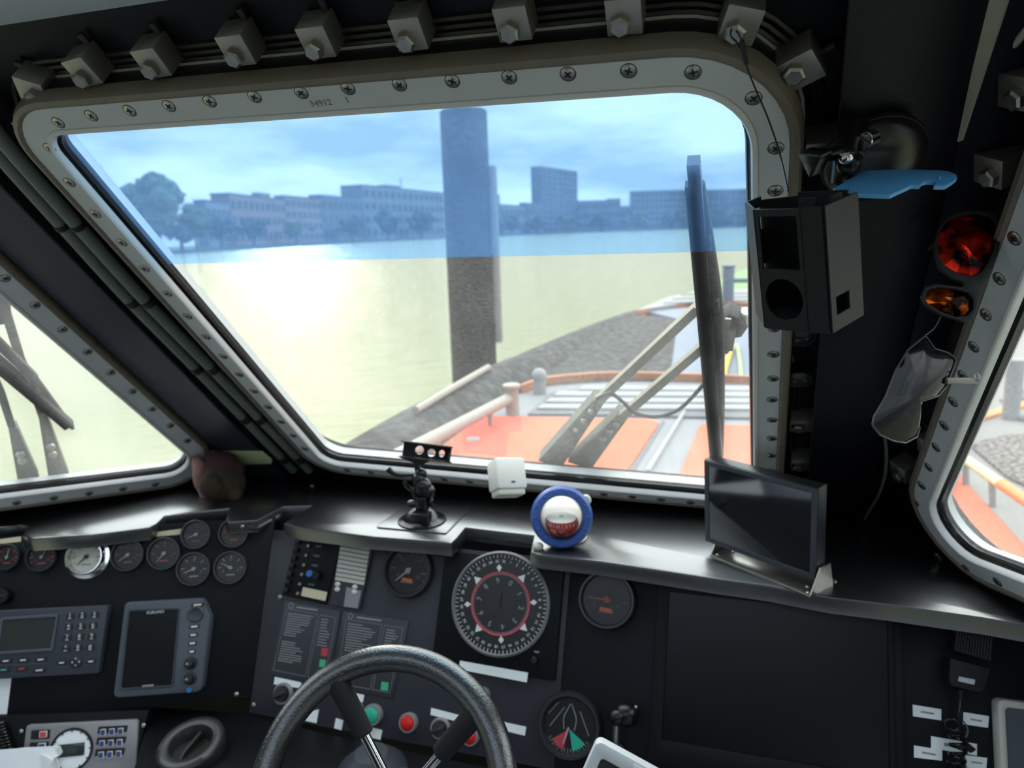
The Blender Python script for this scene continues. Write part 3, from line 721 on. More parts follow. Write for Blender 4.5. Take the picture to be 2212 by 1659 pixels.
m = MB(); m.plate([(0, -R*.03), (R*.5, -R*.025), (R*.5, R*.025), (0, R*.03)], .01, .0115, M=T(-R*.02, -R*.05, 0) @ RZ(math.radians(255))); m.done('needle', 'mark_pink', t)

# compass repeater
M = FP.mat(1085, 1310); t = thing('compass_repeater', 'square black compass repeater with a large white-ringed dial', 'compass', M)
pl4 = FP.rel((1085, 1310), [(936, 1440), (1198, 1478), (1228, 1214), (962, 1180)], .0)
x0, x1 = min(p[0] for p in pl4), max(p[0] for p in pl4); y0, y1 = min(p[1] for p in pl4), max(p[1] for p in pl4)
m = MB(); m.plate(rrect(x1-x0-.012, y1-y0-.02, .004, ((x0+x1)/2, (y0+y1)/2)), -.001, .014, bev=.002); m.done('plate', 'panel_dark', t)
R = FP.size(981, 1300, 1190, 1306)/2; z = .0195
cx, cy = FP.rel((1085, 1310), [(1086, 1303)])[0]; cc = T(cx, cy, 0)
m = MB(); m.lathe([(R, .013), (R, .024), (R*.96, .027), (R*.94, .024), (R*.935, .019)], 64, cc); m.done('bezel_ring', 'bezel_grey', t)
m = MB(); m.lathe([(0, z-.0008), (R*.945, z-.0008), (R*.945, z-.004)], 64, cc); m.done('dial_face', 'dial_black', t)
m = MB(); m.use('mark_white')
for k in range(72):
    a = math.radians(k*5); m.box((R*.905, 0, z), (R*(.05 if k % 2 else .075), R*.012, .0006), M=cc @ RZ(a))
for k in range(36): m.text(str(k if k else 36), R*.078, cc @ RZ(-math.radians(k*10-1)) @ T(0, R*.8, z))
for k in range(8):
    a = math.radians(8-k*45); w = .07 if k % 2 == 0 else .1
    m.plate([(R*.745, 0), (R*.61, -R*w*.8), (R*.61, R*w*.8)] if k % 2 else [(R*.745, 0), (R*.68, -R*.055), (R*.60, 0), (R*.68, R*.055)], z, z+.0007, M=cc @ RZ(a+math.pi/2))
m.done('degree_scale', 'mark_white', t, ang=0)
m = MB(); m.use('mark_red').lathe([(R*.575, z), (R*.605, z+.0008), (R*.605, z)], 64, cc); m.use('mark_pink')
for k in range(100): m.box((R*.56, 0, z), (R*.045, R*.009, .0006), M=cc @ RZ(math.radians(k*3.6)))
m.done('red_inner_ring', 'mark_red', t, ang=0)
m = MB()
for k in range(10): m.text(str(k), R*.15, cc @ RZ(-math.radians(k*36+23)) @ T(0, R*.43, z+.0006))
m.done('digit_ring', 'mark_grey', t, ang=0)
m = MB(); m.box((cx, cy+R*.06, z+.001), (R*.035, R*.3, .001)); m.box((cx-R*.1, cy-R*.25, z), (R*.05, R*.05, .0006)); m.done('lubber_line', 'rubber', t, ang=0)
m = MB(); p = FP.rel((1085, 1310), [(1160, 1424)])[0]; m.cyl((p[0], p[1], .013), (p[0], p[1], .03), .008, .007, bev=.001); m.done('dimmer_knob', 'black_plastic', t)
m = MB(); p = FP.rel((1085, 1310), [(1163, 1407)])[0]; m.box((p[0], p[1], .0145), (.011, .004, .0006)); m.done('knob_mark', 'mark_grey', t)

# small paper and tape labels on the console
def label_on(pl, pts, label, colour='label_white', off=0.0, th=.0012, ink=None, name='adhesive_label', group='white adhesive labels on the console'):
    cx = sum(p[0] for p in pts)/4.0; cy = sum(p[1] for p in pts)/4.0
    M = pl.mat(cx, cy, off); r = pl.rel((cx, cy), pts, off)
    t = thing(name, label, 'label', M, group)
    m = MB(); m.plate(r[::-1], 0, th); m.done('sticker', colour, t)
    if ink:
        m = MB(); u = (Vector(r[1])-Vector(r[0])); ln = u.length; a = math.atan2(u.y, u.x)
        k = 0; x = -ln*.22
        while x < ln*.22:
            w = ln*random.uniform(.03, .07); m.box((x+w/2, 0, th+.0002), (w*.8, ln*ink, .0003), M=RZ(a)); x += w
        m.done('lettering', 'ink', t, ang=0)
    return t
label_on(FP, [(994, 1427), (1141, 1453), (1138, 1474), (992, 1446)], 'long white label strip below the compass repeater dial', off=.0135)
label_on(FP, [(594, 1462), (651, 1474), (650, 1487), (592, 1478)], 'short white label above the black rotary switch behind the wheel rim')
label_on(FP, [(664, 1539), (689, 1532), (684, 1562), (656, 1556)], 'white label low on the panel just inside the left rim of the wheel')
label_on(FP, [(741, 1491), (787, 1501), (784, 1517), (744, 1508)], 'white label beside the black sleeve of the left spoke')
label_on(FP, [(726, 1551), (742, 1556), (738, 1577), (722, 1573)], 'small white label left of the left spoke')
label_on(FP, [(768, 1562), (826, 1577), (822, 1598), (772, 1587)], 'white label under the green push button')
label_on(FP, [(932, 1529), (993, 1545), (990, 1559), (930, 1544)], 'white label above the grey rotary switch by the right spoke')
label_on(FP, [(1086, 1559), (1137, 1570), (1134, 1589), (1084, 1577)], 'white label between wheel rim and rudder indicator')
label_on(LP, [(333, 1150), (395, 1142), (394, 1154), (331, 1160)], 'cream tape label under the left part of the dash shelf', 'label_cream')
label_on(LP, [(258, 1158), (318, 1154), (317, 1161), (257, 1165)], 'narrow tape label close under the shelf edge above an orange gauge', 'label_cream')
label_on(LP, [(0, 1165), (46, 1159), (46, 1170), (0, 1175)], 'cream tape label at the left photo edge above the gauges', 'label_cream')
GL = 'white name labels around the coiled cord'
for pts, lb in [([(1971, 1522), (2033, 1532), (2033, 1556), (1972, 1547)], 'blank-looking white label, upper left of the coiled cord'), ([(2081, 1538), (2136, 1547), (2134, 1572), (2080, 1564)], 'white label upper right of the coiled cord beside the grey device'), ([(2011, 1590), (2110, 1607), (2110, 1632), (2011, 1616)], 'larger white label directly behind the coiled cord'), ([(1974, 1610), (2035, 1620), (2035, 1643), (1974, 1636)], 'white label low on the left of the coiled cord'), ([(2085, 1631), (2132, 1637), (2130, 1662), (2086, 1658)], 'lowest white label right of the coiled cord')]:
    label_on(FP, pts, lb, ink=.07, group=GL)

# alarm sensor board with screw terminals, and LED panel
M = FP.mat(668, 1222); t = thing('switch_board', 'black switch board with a column of screws and a blue knob', 'switch panel', M)
R4 = lambda pts, off=0: FP.rel((668, 1222), pts, off)
m = MB(); q = R4([(612, 1285), (706, 1306), (742, 1160), (648, 1142)]); m.plate(q, 0, .006, bev=.001); m.done('board', 'panel_dark', t)
m = MB()
for i in range(7):
    p = R4([(675-i*4.6, 1159+i*20.5)])[0]; m.lathe([(0, .0115), (.0035, .0115), (.0052, .009), (.0052, .005)], 14, T(p[0], p[1], 0))
m.done('screw_column', 'steel', t)
m = MB()
for i in range(8):
    p = R4([(652-i*4.3, 1152+i*17.5)])[0]; m.box((p[0], p[1], .009), (.013, .011, .008), .001)
m.done('terminal_strip', 'rubber', t)
m = MB()
for i in range(6):
    p = R4([(695-i*4.0, 1160+i*20.5)])[0]; m.box((p[0], p[1], .0065), (.017, .0045, .0008), M=RZ(0))
m.done('lettering', 'mark_dim', t, ang=0)
m = MB(); p = R4([(692, 1243)])[0]; m.lathe([(.011, .005), (.0105, .022), (.009, .024), (0, .024)], 20, T(p[0], p[1], 0)); m.done('knob', 'black_plastic', t)
m = MB(); p = R4([(679, 1240)], .02)[0]; m.lathe([(.0085, .014), (.0085, .0245), (.007, .026), (0, .026)], 18, T(p[0], p[1], 0)); m.done('blue_cap', 'blue_mark', t)
m = MB(); q = R4([(654, 1287), (706, 1298), (710, 1279), (658, 1268)]); m.plate(q, .006, .0075); o = m.done('name_plate', 'label_cream', t)
M = FP.mat(762, 1238); t = thing('alarm_panel', 'narrow alarm panel with pale indicator strips and two lamp pairs', 'alarm panel', M)
R5 = lambda pts: FP.rel((762, 1238), pts)
m = MB(); m.plate(R5([(716, 1306), (780, 1316), (811, 1168), (741, 1156)]), 0, .008, bev=.001); m.done('housing', 'plaque', t)
m = MB()
for i in range(10):
    f = i/9.5; a = (742-f*14, 1163+f*88); b = (804-f*14, 1174+f*88); q = R5([(a[0]-1, a[1]+6.6), (b[0]-1, b[1]+6.6), (b[0]+.4, b[1]-.6), (a[0]+.4, a[1]-.6)]); m.plate(q, .008, .0095)
m.done('indicator_strip', 'off_white', t)
m = MB()
for x, y in [(733, 1262), (732, 1273), (770, 1268), (769, 1279)]: p = R5([(x, y)])[0]; m.ball((p[0], p[1], .008), .0075, (1, .8, .5), 14)
m.done('lamp', 'white_plastic', t)
m = MB(); m.plate(R5([(746, 1310), (776, 1314), (784, 1276), (752, 1268)]), .008, .0085); m.done('key_field', 'silver', t)
# two engraved plaques
def plaque(c, pts, label, cols, marks):
    M = FP.mat(*c); t = thing('engraved_plaque', label, 'sign', M, 'engraved plaques above the wheel'); r = FP.rel(c, pts)
    m = MB(); m.plate(r, 0, .003, bev=.0006); m.done('plate', 'plaque', t)
    r = [Vector(p) for p in r]
    def bl(u, v): return (r[0]*(1-u)+r[1]*u)*(1-v)+(r[3]*(1-u)+r[2]*u)*v
    m = MB()
    for (u0, u1, v0, v1, n) in cols:
        for i in range(n):
            v = v1+(v0-v1)*i/max(1, n-1); w = (u1-u0)*random.uniform(.45, 1)
            a = bl(u0, v); b = bl(u0+w, v); m.box(((a+b)/2).to_3d()+Vector((0, 0, .0032)), ((b-a).length, .0022, .0004))
    for (u0, u1, v0, v1) in ((.06, .62, .06, .9), (.66, .94, .06, .9)):
        pts2 = [bl(u0, v0), bl(u1, v0), bl(u1, v1), bl(u0, v1)]
        for i in range(4): a, b = pts2[i-1], pts2[i]; m.tube([(a.x, a.y, .0032), (b.x, b.y, .0032)], .0005, 5)
    p = bl(.12, .95); m.lathe([(.005, .003), (.0055, .0036), (.0065, .0036), (.007, .003)], 18, T(p.x, p.y, 0)); a = bl(.22, .95); b = bl(.6, .95); m.box(((a+b)/2).to_3d()+Vector((0, 0, .0032)), ((b-a).length, .004, .0005))
    m.done('engraved_text', 'mark_grey', t, ang=0)
    for (u, v, w, h, cm) in marks:
        p = bl(u, v); m = MB(); m.box((p.x, p.y, .0035), (w, h, .001)); m.done('colour_mark', cm, t)
plaque((656, 1385), [(582, 1455), (708, 1480), (737, 1320), (618, 1298)], 'engraved dark plaque with a red and two green squares', [(.1, .56, .55, .85, 10), (.1, .5, .2, .46, 9), (.7, .9, .5, .85, 10)], [(.86, .42, .017, .018, 'mark_red'), (.86, .27, .016, .017, 'green_mark'), (.86, .13, .016, .017, 'green_mark')])
plaque((794, 1415), [(720, 1484), (849, 1508), (884, 1342), (743, 1320)], 'engraved dark plaque with one green square, behind the top of the wheel', [(.1, .56, .5, .85, 11), (.7, .9, .45, .85, 12)], [(.84, .13, .018, .018, 'green_mark')])

# push buttons, lamps and rotary switches
def button(x, y, rpx, cap, label, grp='push buttons behind the wheel'):
    M = FP.mat(x, y); R = FP.size(x-rpx, y, x+rpx, y)/2; t = thing('push_button', label, 'button', M, grp)
    m = MB(); m.lathe([(R*1.0, -.001), (R*1.0, .012), (R*.93, .015), (R*.78, .015), (R*.76, .01)], 32); m.done('collar', 'silver', t)
    m = MB(); m.lathe([(R*.76, .008), (R*.74, .0165), (R*.6, .0185), (0, .019)], 32); m.done('cap', cap, t)
button(808, 1543, 20, 'green_btn', 'green push button in a silver collar, inside the wheel')
button(885, 1560, 19, 'red_btn', 'red push button in a silver collar next to the green one')
button(1019, 1590, 18, 'red_btn', 'red push button half behind the right rim of the wheel')
button(1045, 1500, 15, 'red_btn', 'small red lamp above the right rim of the wheel')
def rotary(x, y, rpx, label):
    M = FP.mat(x, y); R = FP.size(x-rpx, y, x+rpx, y)/2; t = thing('rotary_switch', label, 'switch', M, 'rotary switches behind the wheel')
    m = MB(); m.lathe([(R, -.001), (R, .008), (R*.92, .011), (R*.8, .011), (R*.78, .008), (0, .008)], 32); m.done('collar', 'silver', t)
    m = MB(); m.lathe([(R*.72, .008), (R*.66, .02), (0, .021)], 28); m.box((0, 0, .024), (R*1.3, R*.4, .012), .002, M=RZ(.5)); m.done('knob', 'bezel_black', t)
rotary(614, 1498, 20, 'black rotary switch left of the wheel rim, under a white label')
rotary(766, 1533, 20, 'dark rotary switch partly hidden by the left spoke')
rotary(953, 1573, 21, 'grey rotary switch beside the right spoke')
# bow thruster lever
M = FP.mat(1333, 1590); t = thing('control_lever', 'black ball-headed control lever right of the rudder indicator', 'lever', M)
m = MB(); p = FP.rel((1333, 1590), [(1354, 1530)])[0]
m.ball((p[0]+.004, p[1]-.006, .035), .026, (1, .95, .9)); m.ball((p[0]-.012, p[1]-.012, .044), .018); m.done('ball_knob', 'black_plastic', t)
m = MB(); m.tube([(0, -.03, .002), (.002, 0, .03), (p[0]-.014, p[1]-.02, .044)], .0065, sub=5); m.done('stem', 'steel', t)
m = MB(); m.lathe([(.022, -.001), (.02, .006), (.01, .01), (0, .01)], 24, T(0, -.03, 0)); m.done('base', 'black_plastic', t)
m = MB(); m.ball((p[0]+.024, p[1]+.012, .045), .004); m.done('set_screw', 'steel', t)

# big black display let into the right panel
M = FP.mat(1660, 1480); t = thing('console_display', 'large black switched-off display filling the right of the console', 'display', M)
q = [Vector(p) for p in FP.rel((1660, 1480), [(1400, 1640), (1930, 1700), (1935, 1330), (1423, 1265)])]
x0, x1 = (q[0].x+q[3].x)/2, (q[1].x+q[2].x)/2; y1 = FP.rel((1660, 1480), [(1670, 1290)])[0][1]; yb = FP.rel((1660, 1480), [(1660, 1634)])[0][1]
y0 = yb-.045
o_ = [(x0, y0), (x1, y0), (x1, y1), (x0, y1)]; i_ = [(x0+.025, yb), (x1-.012, yb), (x1-.012, y1-.012), (x0+.025, y1-.012)]
m = MB(); m.plate(rpoly(o_, .006), 0, .012, holes=[rpoly(i_, .003)], bev=.0015); m.done('bezel', 'panel_dark', t)
m = MB(); m.plate(i_, 0, .006); m.done('screen', 'screen_off', t)
# narrow cover strip to its right
M = FP.mat(1944, 1500); m = MB(); m.plate([(-.01, -.2), (.006, -.2), (.006, .14), (-.01, .14)], 0, .012, bev=.002); o = m.done('cover_strip', 'panel_dark', None, M); tag(o, 'thin upright black cover strip right of the large display', 'strip')

# hand microphone hanging under the shelf
M = FP.mat(2090, 1430, .03); t = thing('hand_microphone', 'black hand microphone with ribbed grille hanging below the shelf', 'microphone', M)
q = FP.rel((2090, 1430), [(2047, 1470), (2108, 1494), (2130, 1480), (2148, 1370), (2064, 1330), (2050, 1400)], .03)
lo = FP.rel((2090, 1430), [(2044, 1470), (2050, 1480), (2112, 1494), (2124, 1486), (2136, 1442), (2046, 1418)], .03)
m = MB(); m.plate(lo, -.02, .018, bev=.005); m.done('body', 'black_matte', t)
up = FP.rel((2090, 1430), [(2056, 1404), (2137, 1428), (2146, 1345), (2066, 1325)], .03)
m = MB(); m.plate(up, -.02, .014, bev=.002); m.done('grille_block', 'black_matte', t)
m = MB(); u = [Vector(p) for p in up]
for i in range(13):
    f = .06+.88*i/12; a = u[0]*(1-f)+u[1]*f; b = u[3]*(1-f)+u[2]*f; a = a*.95+b*.05; m.tube([(a.x, a.y, .0145), (b.x, b.y, .0145)], .0016, 6)
m.done('grille_rib', 'black_plastic', t)
q = FP.rel((2090, 1430), [(2063, 1469), (2098, 1477), (2100, 1466), (2065, 1459)], .045); m = MB(); m.plate(q, .018, .0195); m.done('name_plate', 'alu_paint', t)
# its cord : straight lead, loop and coil
M = FP.mat(2065, 1560, .02); t = thing('coiled_cord', 'black coiled microphone cord hanging in front of white labels', 'cord', M)
q = [FP.rel((2065, 1560), [p], .02)[0] for p in [(2072, 1492), (2072, 1515), (2068, 1545), (2072, 1568), (2060, 1578), (2046, 1570), (2040, 1560), (2050, 1552), (2064, 1556), (2074, 1572), (2068, 1580), (2054, 1577)]]
m = MB(); m.cyl((q[0][0], q[0][1]+.004, .012), (q[1][0], q[1][1], .008), .0055, .004); m.done('strain_relief', 'rubber', t)
m = MB(); m.tube([(p[0], p[1], .006+.004*math.sin(i)) for i, p in enumerate(q)], .0032, sub=5)
m.done('lead', 'rubber_gloss', t)
c0 = q[-1]; m = MB(); pts = []
for i in range(260):
    a = i*.28; pts.append((c0[0]+.006+.0125*math.cos(a)+.002*math.sin(i*.05), c0[1]-.0006*i*1.15, .012+.0115*math.sin(a)))
m.tube(pts, .0034, 8); m.done('coil', 'rubber_gloss', t)
m = MB(); e = FP.rel((2065, 1560), [(2074, 1600), (2098, 1620)], .02); m.hull([(e[0][0]-.004, e[0][1]-.004, .014), (e[0][0]+.005, e[0][1]+.004, .014), (e[1][0]-.005, e[1][1]-.004, .012), (e[1][0]+.005, e[1][1]+.004, .012), (e[0][0], e[0][1], .018), (e[1][0], e[1][1], .016)]); m.done('cable_tie', 'black_matte', t)
m = MB(); q = [FP.rel((2065, 1560), [p], .02)[0] for p in [(2078, 1556), (2086, 1566), (2089, 1580), (2085, 1592)]]; m.tube([(p[0], p[1], .005) for p in q], .0014, sub=4); m.done('tie_tail', 'cable_grey', t); m = MB(); q = [FP.rel((2065, 1560), [p], .02)[0] for p in [(2060, 1633), (2078, 1640), (2086, 1656)]]; m.tube([(p[0], p[1], .004) for p in q], .0016, sub=4); m.done('tie_tail', 'cable_grey', t)
# grey device in the lower right corner
M = FP.mat(2180, 1590, .0); t = thing('grey_device', 'grey device with rounded pale bezel in the bottom right corner', 'device', M)
tl = FP.rel((2180, 1590), [(2140, 1502)], .035)[0]
w = .2; h = .16
m = MB(); m.plate(rpoly([(tl[0], tl[1]-h), (tl[0]+w, tl[1]-h), (tl[0]+w, tl[1]), (tl[0], tl[1])], .012), 0, .035, holes=[rpoly([(tl[0]+.013, tl[1]-h+.012), (tl[0]+w-.012, tl[1]-h+.012), (tl[0]+w-.012, tl[1]-.013), (tl[0]+.013, tl[1]-.013)], .007)], bev=.004); m.done('bezel', 'off_white', t)
m = MB(); m.plate(rpoly([(tl[0]+.011, tl[1]-h+.01), (tl[0]+w-.01, tl[1]-h+.01), (tl[0]+w-.01, tl[1]-.011), (tl[0]+.011, tl[1]-.011)], .006), 0, .03); m.done('front_face', 'device_grey', t)
m = MB(); m.box((tl[0]+.064, tl[1]-.034, .0305), (.008, .009, .001)); m.done('tick_mark', 'mark_white', t)
# grey device standing low in front of the console, only its top corner in view
_p = at(1385, 1700, 1.06)
_u = (RGT*.93-UPV*.42-FWD*.22).normalized(); _n = (-FWD*.9+UPV*.25-RGT*.25); DV = Plane(_p, _u, _n.cross(_u))
t = thing('grey_display_unit', 'pale grey display unit tilted at the bottom edge right of the wheel', 'display', DV.frame(_p))
a = DV.rel((1385, 1700), [(1290, 1598), (1500, 1698), (1262, 1666)])
w = (Vector(a[1])-Vector(a[0])).length*1.1; cx0, cy0 = a[0]
m = MB(); hh = .15
o_ = [(cx0, cy0-hh), (cx0+w, cy0-hh), (cx0+w, cy0), (cx0, cy0)]
m.plate(rpoly(o_, .01), -.03, .0, holes=[rpoly([(cx0+.016, cy0-hh+.02), (cx0+w-.02, cy0-hh+.02), (cx0+w-.02, cy0-.02), (cx0+.016, cy0-.02)], .005)], bev=.003); m.done('bezel', 'alu_paint', t)
m = MB(); m.plate(rpoly([(cx0+.015, cy0-hh+.018), (cx0+w-.018, cy0-hh+.018), (cx0+w-.018, cy0-.018), (cx0+.015, cy0-.018)], .004), -.028, -.004); m.done('screen', 'screen_grey', t)
m = MB(); m.box((cx0+w*.52, cy0-.0085, .0006), (w*.3, .009, .0015), .0005); m.done('name_plate', 'lip_white', t)
m = MB(); m.box((cx0+w*.5, cy0-hh*.62, -.05), (.05, .05, .04), .004); m.done('mounting_foot', 'black_plastic', t)

# radio unit with keypad
PT = [(0, 1316), (243, 1305), (219, 1455), (-30, 1466)]
M = LP.mat(110, 1385); t = thing('marine_radio', 'dark grey marine radio with a keypad and blank display', 'radio', M)
R6 = lambda pts, off=.02: LP.rel((110, 1385), pts, off)
q = R6([(-42, 1468), (221, 1453), (243, 1305), (-20, 1318)]); m = MB(); m.plate(rpoly(q, .004), -.02, .02, bev=.003); m.done('housing', 'device_dark', t)
m = MB(); m.plate(rpoly(R6([(2, 1412), (124, 1404), (136, 1324), (12, 1332)]), .003), .02, .024, holes=[rpoly(R6([(7, 1406), (124-5, 1398), (131, 1331), (17, 1338)]), .002)], bev=.001); m.done('screen_surround', 'device_grey', t)
m = MB(); m.plate(R6([(5, 1408), (122, 1400), (133, 1329), (15, 1336)]), .02, .0215); m.done('screen', 'screen_grey', t)
keys = '123456789*0#'
for i, k in enumerate(keys):
    r_, c_ = divmod(i, 3); x = 161+26.4*c_-3.0*r_; y = 1329-1.4*c_+23.2*r_; p = R6([(x, y)])[0]
    m = MB(); m.box((p[0], p[1], .021), (.018, .0135, .004), .0015); kb = m.done('key', 'key_dark', t)
    m = MB(); m.text(k, .0125, T(p[0], p[1]+.0015, .0233)); m.box((p[0], p[1]-.0052, .0233), (.007, .0018, .0005)); m.done('key_lettering', 'mark_white', kb, T(0, 0, 0), ang=0)
for i, (x, y, w, cm) in enumerate([(23, 1426, .02, 'mark_white'), (60, 1424, .02, 'mark_white'), (98, 1423, .02, 'mark_white'), (18, 1445, .02, 'green_mark'), (57, 1443, .02, 'mark_red'), (95, 1446, .024, 'mark_white'), (143, 1430, .017, 'mark_white'), (206, 1427, .017, 'mark_white')]):
    p = R6([(x, y)])[0]; m = MB(); m.box((p[0], p[1], .021), (w+.004, .009, .003), .001); kb = m.done('function_key', 'key_dark', t)
    m = MB(); m.box((p[0], p[1], .0228), (w*.62, .0032, .0005)); m.done('key_mark', cm, kb, ang=0)
m = MB(); p = R6([(174, 1428)])[0]; m.lathe([(.014, .019), (.014, .022), (.012, .0235), (0, .0235)], 24, T(p[0], p[1], 0)); kb = m.done('navigation_pad', 'key_dark', t)
m = MB()
for k in range(4): m.plate([(.0095, 0), (.0065, -.003), (.0065, .003)], .0236, .0242, M=T(p[0], p[1], 0) @ RZ(k*math.pi/2))
m.done('arrow_mark', 'mark_white', kb, ang=0)
m = MB()
for a_, b_ in (((-20, 1437), (112, 1431)), ((130, 1440), (155, 1438)), ((193, 1435), (224, 1433))): a, b = R6([a_])[0], R6([b_])[0]; m.tube([(a[0], a[1], .0202), (b[0], b[1], .0202)], .0006, 5)
m.done('trim_line', 'device_grey', t)
m = MB(); p = R6([(1, 1356)])[0]; m.box((p[0], p[1], .0205), (.003, .02, .0008)); m.done('red_mark', 'mark_red', t)

# chartplotter
M = LP.mat(358, 1398); t = thing('chartplotter', 'grey upright chartplotter with a black screen and side buttons', 'chartplotter', M)
R7 = lambda pts, off=.03: LP.rel((358, 1398), pts, off)
m = MB(); m.plate(rpoly(R7([(252, 1506), (444, 1493), (464, 1330), (446, 1289), (277, 1298)]), [.012, .016, .02, .012, .012]), -.005, .028, bev=.006); m.done('housing', 'device_grey', t)
m = MB(); m.plate(rpoly(R7([(268, 1488), (384, 1481), (398, 1310), (287, 1314)]), .005), .027, .031, holes=[rpoly(R7([(272, 1484), (380, 1477), (394, 1314), (290, 1318)]), .004)], bev=.001); m.done('screen_rim', 'device_dark', t)
m = MB(); m.plate(R7([(270, 1486), (382, 1479), (396, 1312), (288, 1316)]), .024, .0295); m.done('screen', 'screen_off', t)
m = MB(); p = R7([(345, 1320)])[0]; m.text('FURUNO', .0098, T(p[0], p[1], .0298)); m.done('lettering', 'mark_white', t, ang=0)
m = MB(); p = R7([(329, 1479)])[0]; m.box((p[0], p[1], .0298), (.026, .0058, .0005)); m.done('model_plate', 'mark_grey', t)
m = MB(); p = R7([(432, 1324)])[0]; m.lathe([(.019, .026), (.019, .031), (.016, .033), (.013, .031), (0, .0305)], 32, T(p[0], p[1], 0)); m.done('cursor_pad', 'device_dark', t)
for i, (x, y, w, cm) in enumerate([(436, 1304, .03, 'label_cream'), (429, 1351, .024, 'mark_white'), (427, 1369, .02, 'mark_white'), (425, 1387, .02, 'mark_white'), (424, 1405, .016, 'mark_white')]):
    p = R7([(x, y)])[0]; m = MB(); m.box((p[0], p[1], .028), (w, .009, .005), .002); kb = m.done('button', 'key_dark', t); m = MB(); m.box((p[0], p[1], .0308), (w*.62, .0045, .0005)); m.done('button_mark', cm, kb, ang=0)
for x, y in [(421, 1430), (420, 1463)]:
    p = R7([(x, y)])[0]; m = MB(); m.lathe([(.0155, .026), (.015, .03), (.0095, .032), (.009, .042), (.0075, .044), (0, .044)], 24, T(p[0], p[1], 0)); kb = m.done('knob', 'key_dark', t); m = MB(); m.ball((p[0]-.004, p[1], .0435), .004, (1, .8, .4)); m.done('knob_mark', 'mark_grey', kb)
m = MB(); p = R7([(418, 1488)])[0]; m.lathe([(.006, .027), (.006, .0305), (0, .031)], 16, T(p[0], p[1], 0)); m.done('blue_button', 'blue_mark', t)

# silver autopilot head in the lower left
M = LP.mat(185, 1600, .02); t = thing('autopilot_head', 'silver control unit with round white dial and small blue keys', 'control unit', M)
R8 = lambda pts, off=.03: LP.rel((185, 1600), pts, off)
q = R8([(46, 1690), (296, 1672), (302, 1552), (60, 1564)]); m = MB(); m.plate(rpoly(q, .008), 0, .008, bev=.002); m.done('fascia', 'silver', t)
p = R8([(158, 1618)])[0]; R = LP.size(112, 1618, 204, 1615)/2; cc = T(p[0], p[1], 0)
m = MB(); m.lathe([(R, .007), (R, .011), (R*.9, .011), (R*.9, .008)], 48, cc)
for k in range(12): m.box((R*.87, 0, .0105), (R*.1, R*.05, .002), M=cc @ RZ(k*math.pi/6))
m.done('dial_ring', 'rubber', t)
m = MB(); m.lathe([(0, .0095), (R*.88, .0095), (R*.9, .007)], 48, cc); m.done('dial_face', 'paper', t)
m = MB(); m.box((p[0], p[1], .011), (R*1.3*.95, R*.58, .003), .001, M=None); m.done('small_display', 'screen_grey', t)
for gx, gy in [(214, 1574), (211, 1598), (208, 1623)]:
    q = R8([(gx, gy+9), (gx+63, gy+5), (gx+66, gy-9), (gx+3, gy-6)]); m = MB(); m.plate(q, .008, .0095); m.done('key_field', 'rubber', t)
for r_ in range(3):
    for c_ in range(3):
        x = 227+19*c_-2.2*r_; y = 1580-1.2*c_+24.5*r_; p = R8([(x, y)])[0]
        m = MB(); m.box((p[0], p[1], .0105), (.0125, .0145, .003), .001); kb = m.done('key', 'lip_white', t); m = MB(); m.box((p[0], p[1], .0122), (.0095, .0115, .001)); m.done('key_face', 'navy_key', kb)
for (x, y, cm) in [(98, 1584, 'red_key'), (95, 1610, 'navy_key')]:
    q = R8([(x-28, y+12), (x+12, y+10), (x+14, y-10), (x-26, y-8)]); m = MB(); m.plate(q, .008, .0095); m.done('key_field', 'rubber', t)
    p = R8([(x, y)])[0]; m = MB(); m.box((p[0], p[1], .0105), (.017, .014, .003), .001); kb = m.done('key', 'lip_white', t); m = MB(); m.box((p[0], p[1], .0122), (.013, .011, .001)); m.done('key_face', cm, kb)
# bow-thruster joystick socket on the ledge : dark ring with an oblique opening
c = LE.hit(415, 1625); t = thing('cup_holder', 'black ring-shaped socket with an oblique rim on the console ledge', 'holder', Matrix.Translation(c))
R = (LE.hit(346, 1618)-LE.hit(490, 1610)).length/2*.96
m = MB(); N = 40
def ring(r, z0, tilt): return [(r*math.cos(2*math.pi*i/N), r*math.sin(2*math.pi*i/N), z0+tilt*r*math.sin(2*math.pi*i/N)) for i in range(N)]
m.loft([ring(R, -.002, 0), ring(R*1.03, .014, .06), ring(R*1.03, .022, .16), ring(R*.97, .028, .18), ring(R*.8, .03, .2), ring(R*.66, .027, .2), ring(R*.6, .018, .16), ring(R*.56, .006, .05)]); m.done('ring', 'bezel_black', t)
m = MB(); m.lathe([(0, .006), (R*.6, .006), (R*.6, 0)], N); m.hull([(-.006, y, z) for y, z in ((-R*.5, .005), (R*.5, .005), (R*.5, .026), (-R*.3, .016))]+[(.001, y, z) for y, z in ((-R*.5, .005), (R*.5, .005), (R*.5, .026), (-R*.3, .016))]); m.done('inner_cup', 'rubber', t)
# knob at left edge
M = LP.mat(10, 1287); t = thing('toggle_knob', 'black knob on the left panel at the photo edge', 'knob', M)
m = MB(); m.lathe([(.02, -.001), (.02, .012), (.017, .02), (0, .021)], 28); m.done('knob_body', 'black_plastic', t); m = MB(); m.box((0, 0, .0215), (.026, .004, .003), .001); m.done('grip_ridge', 'bezel_black', t)
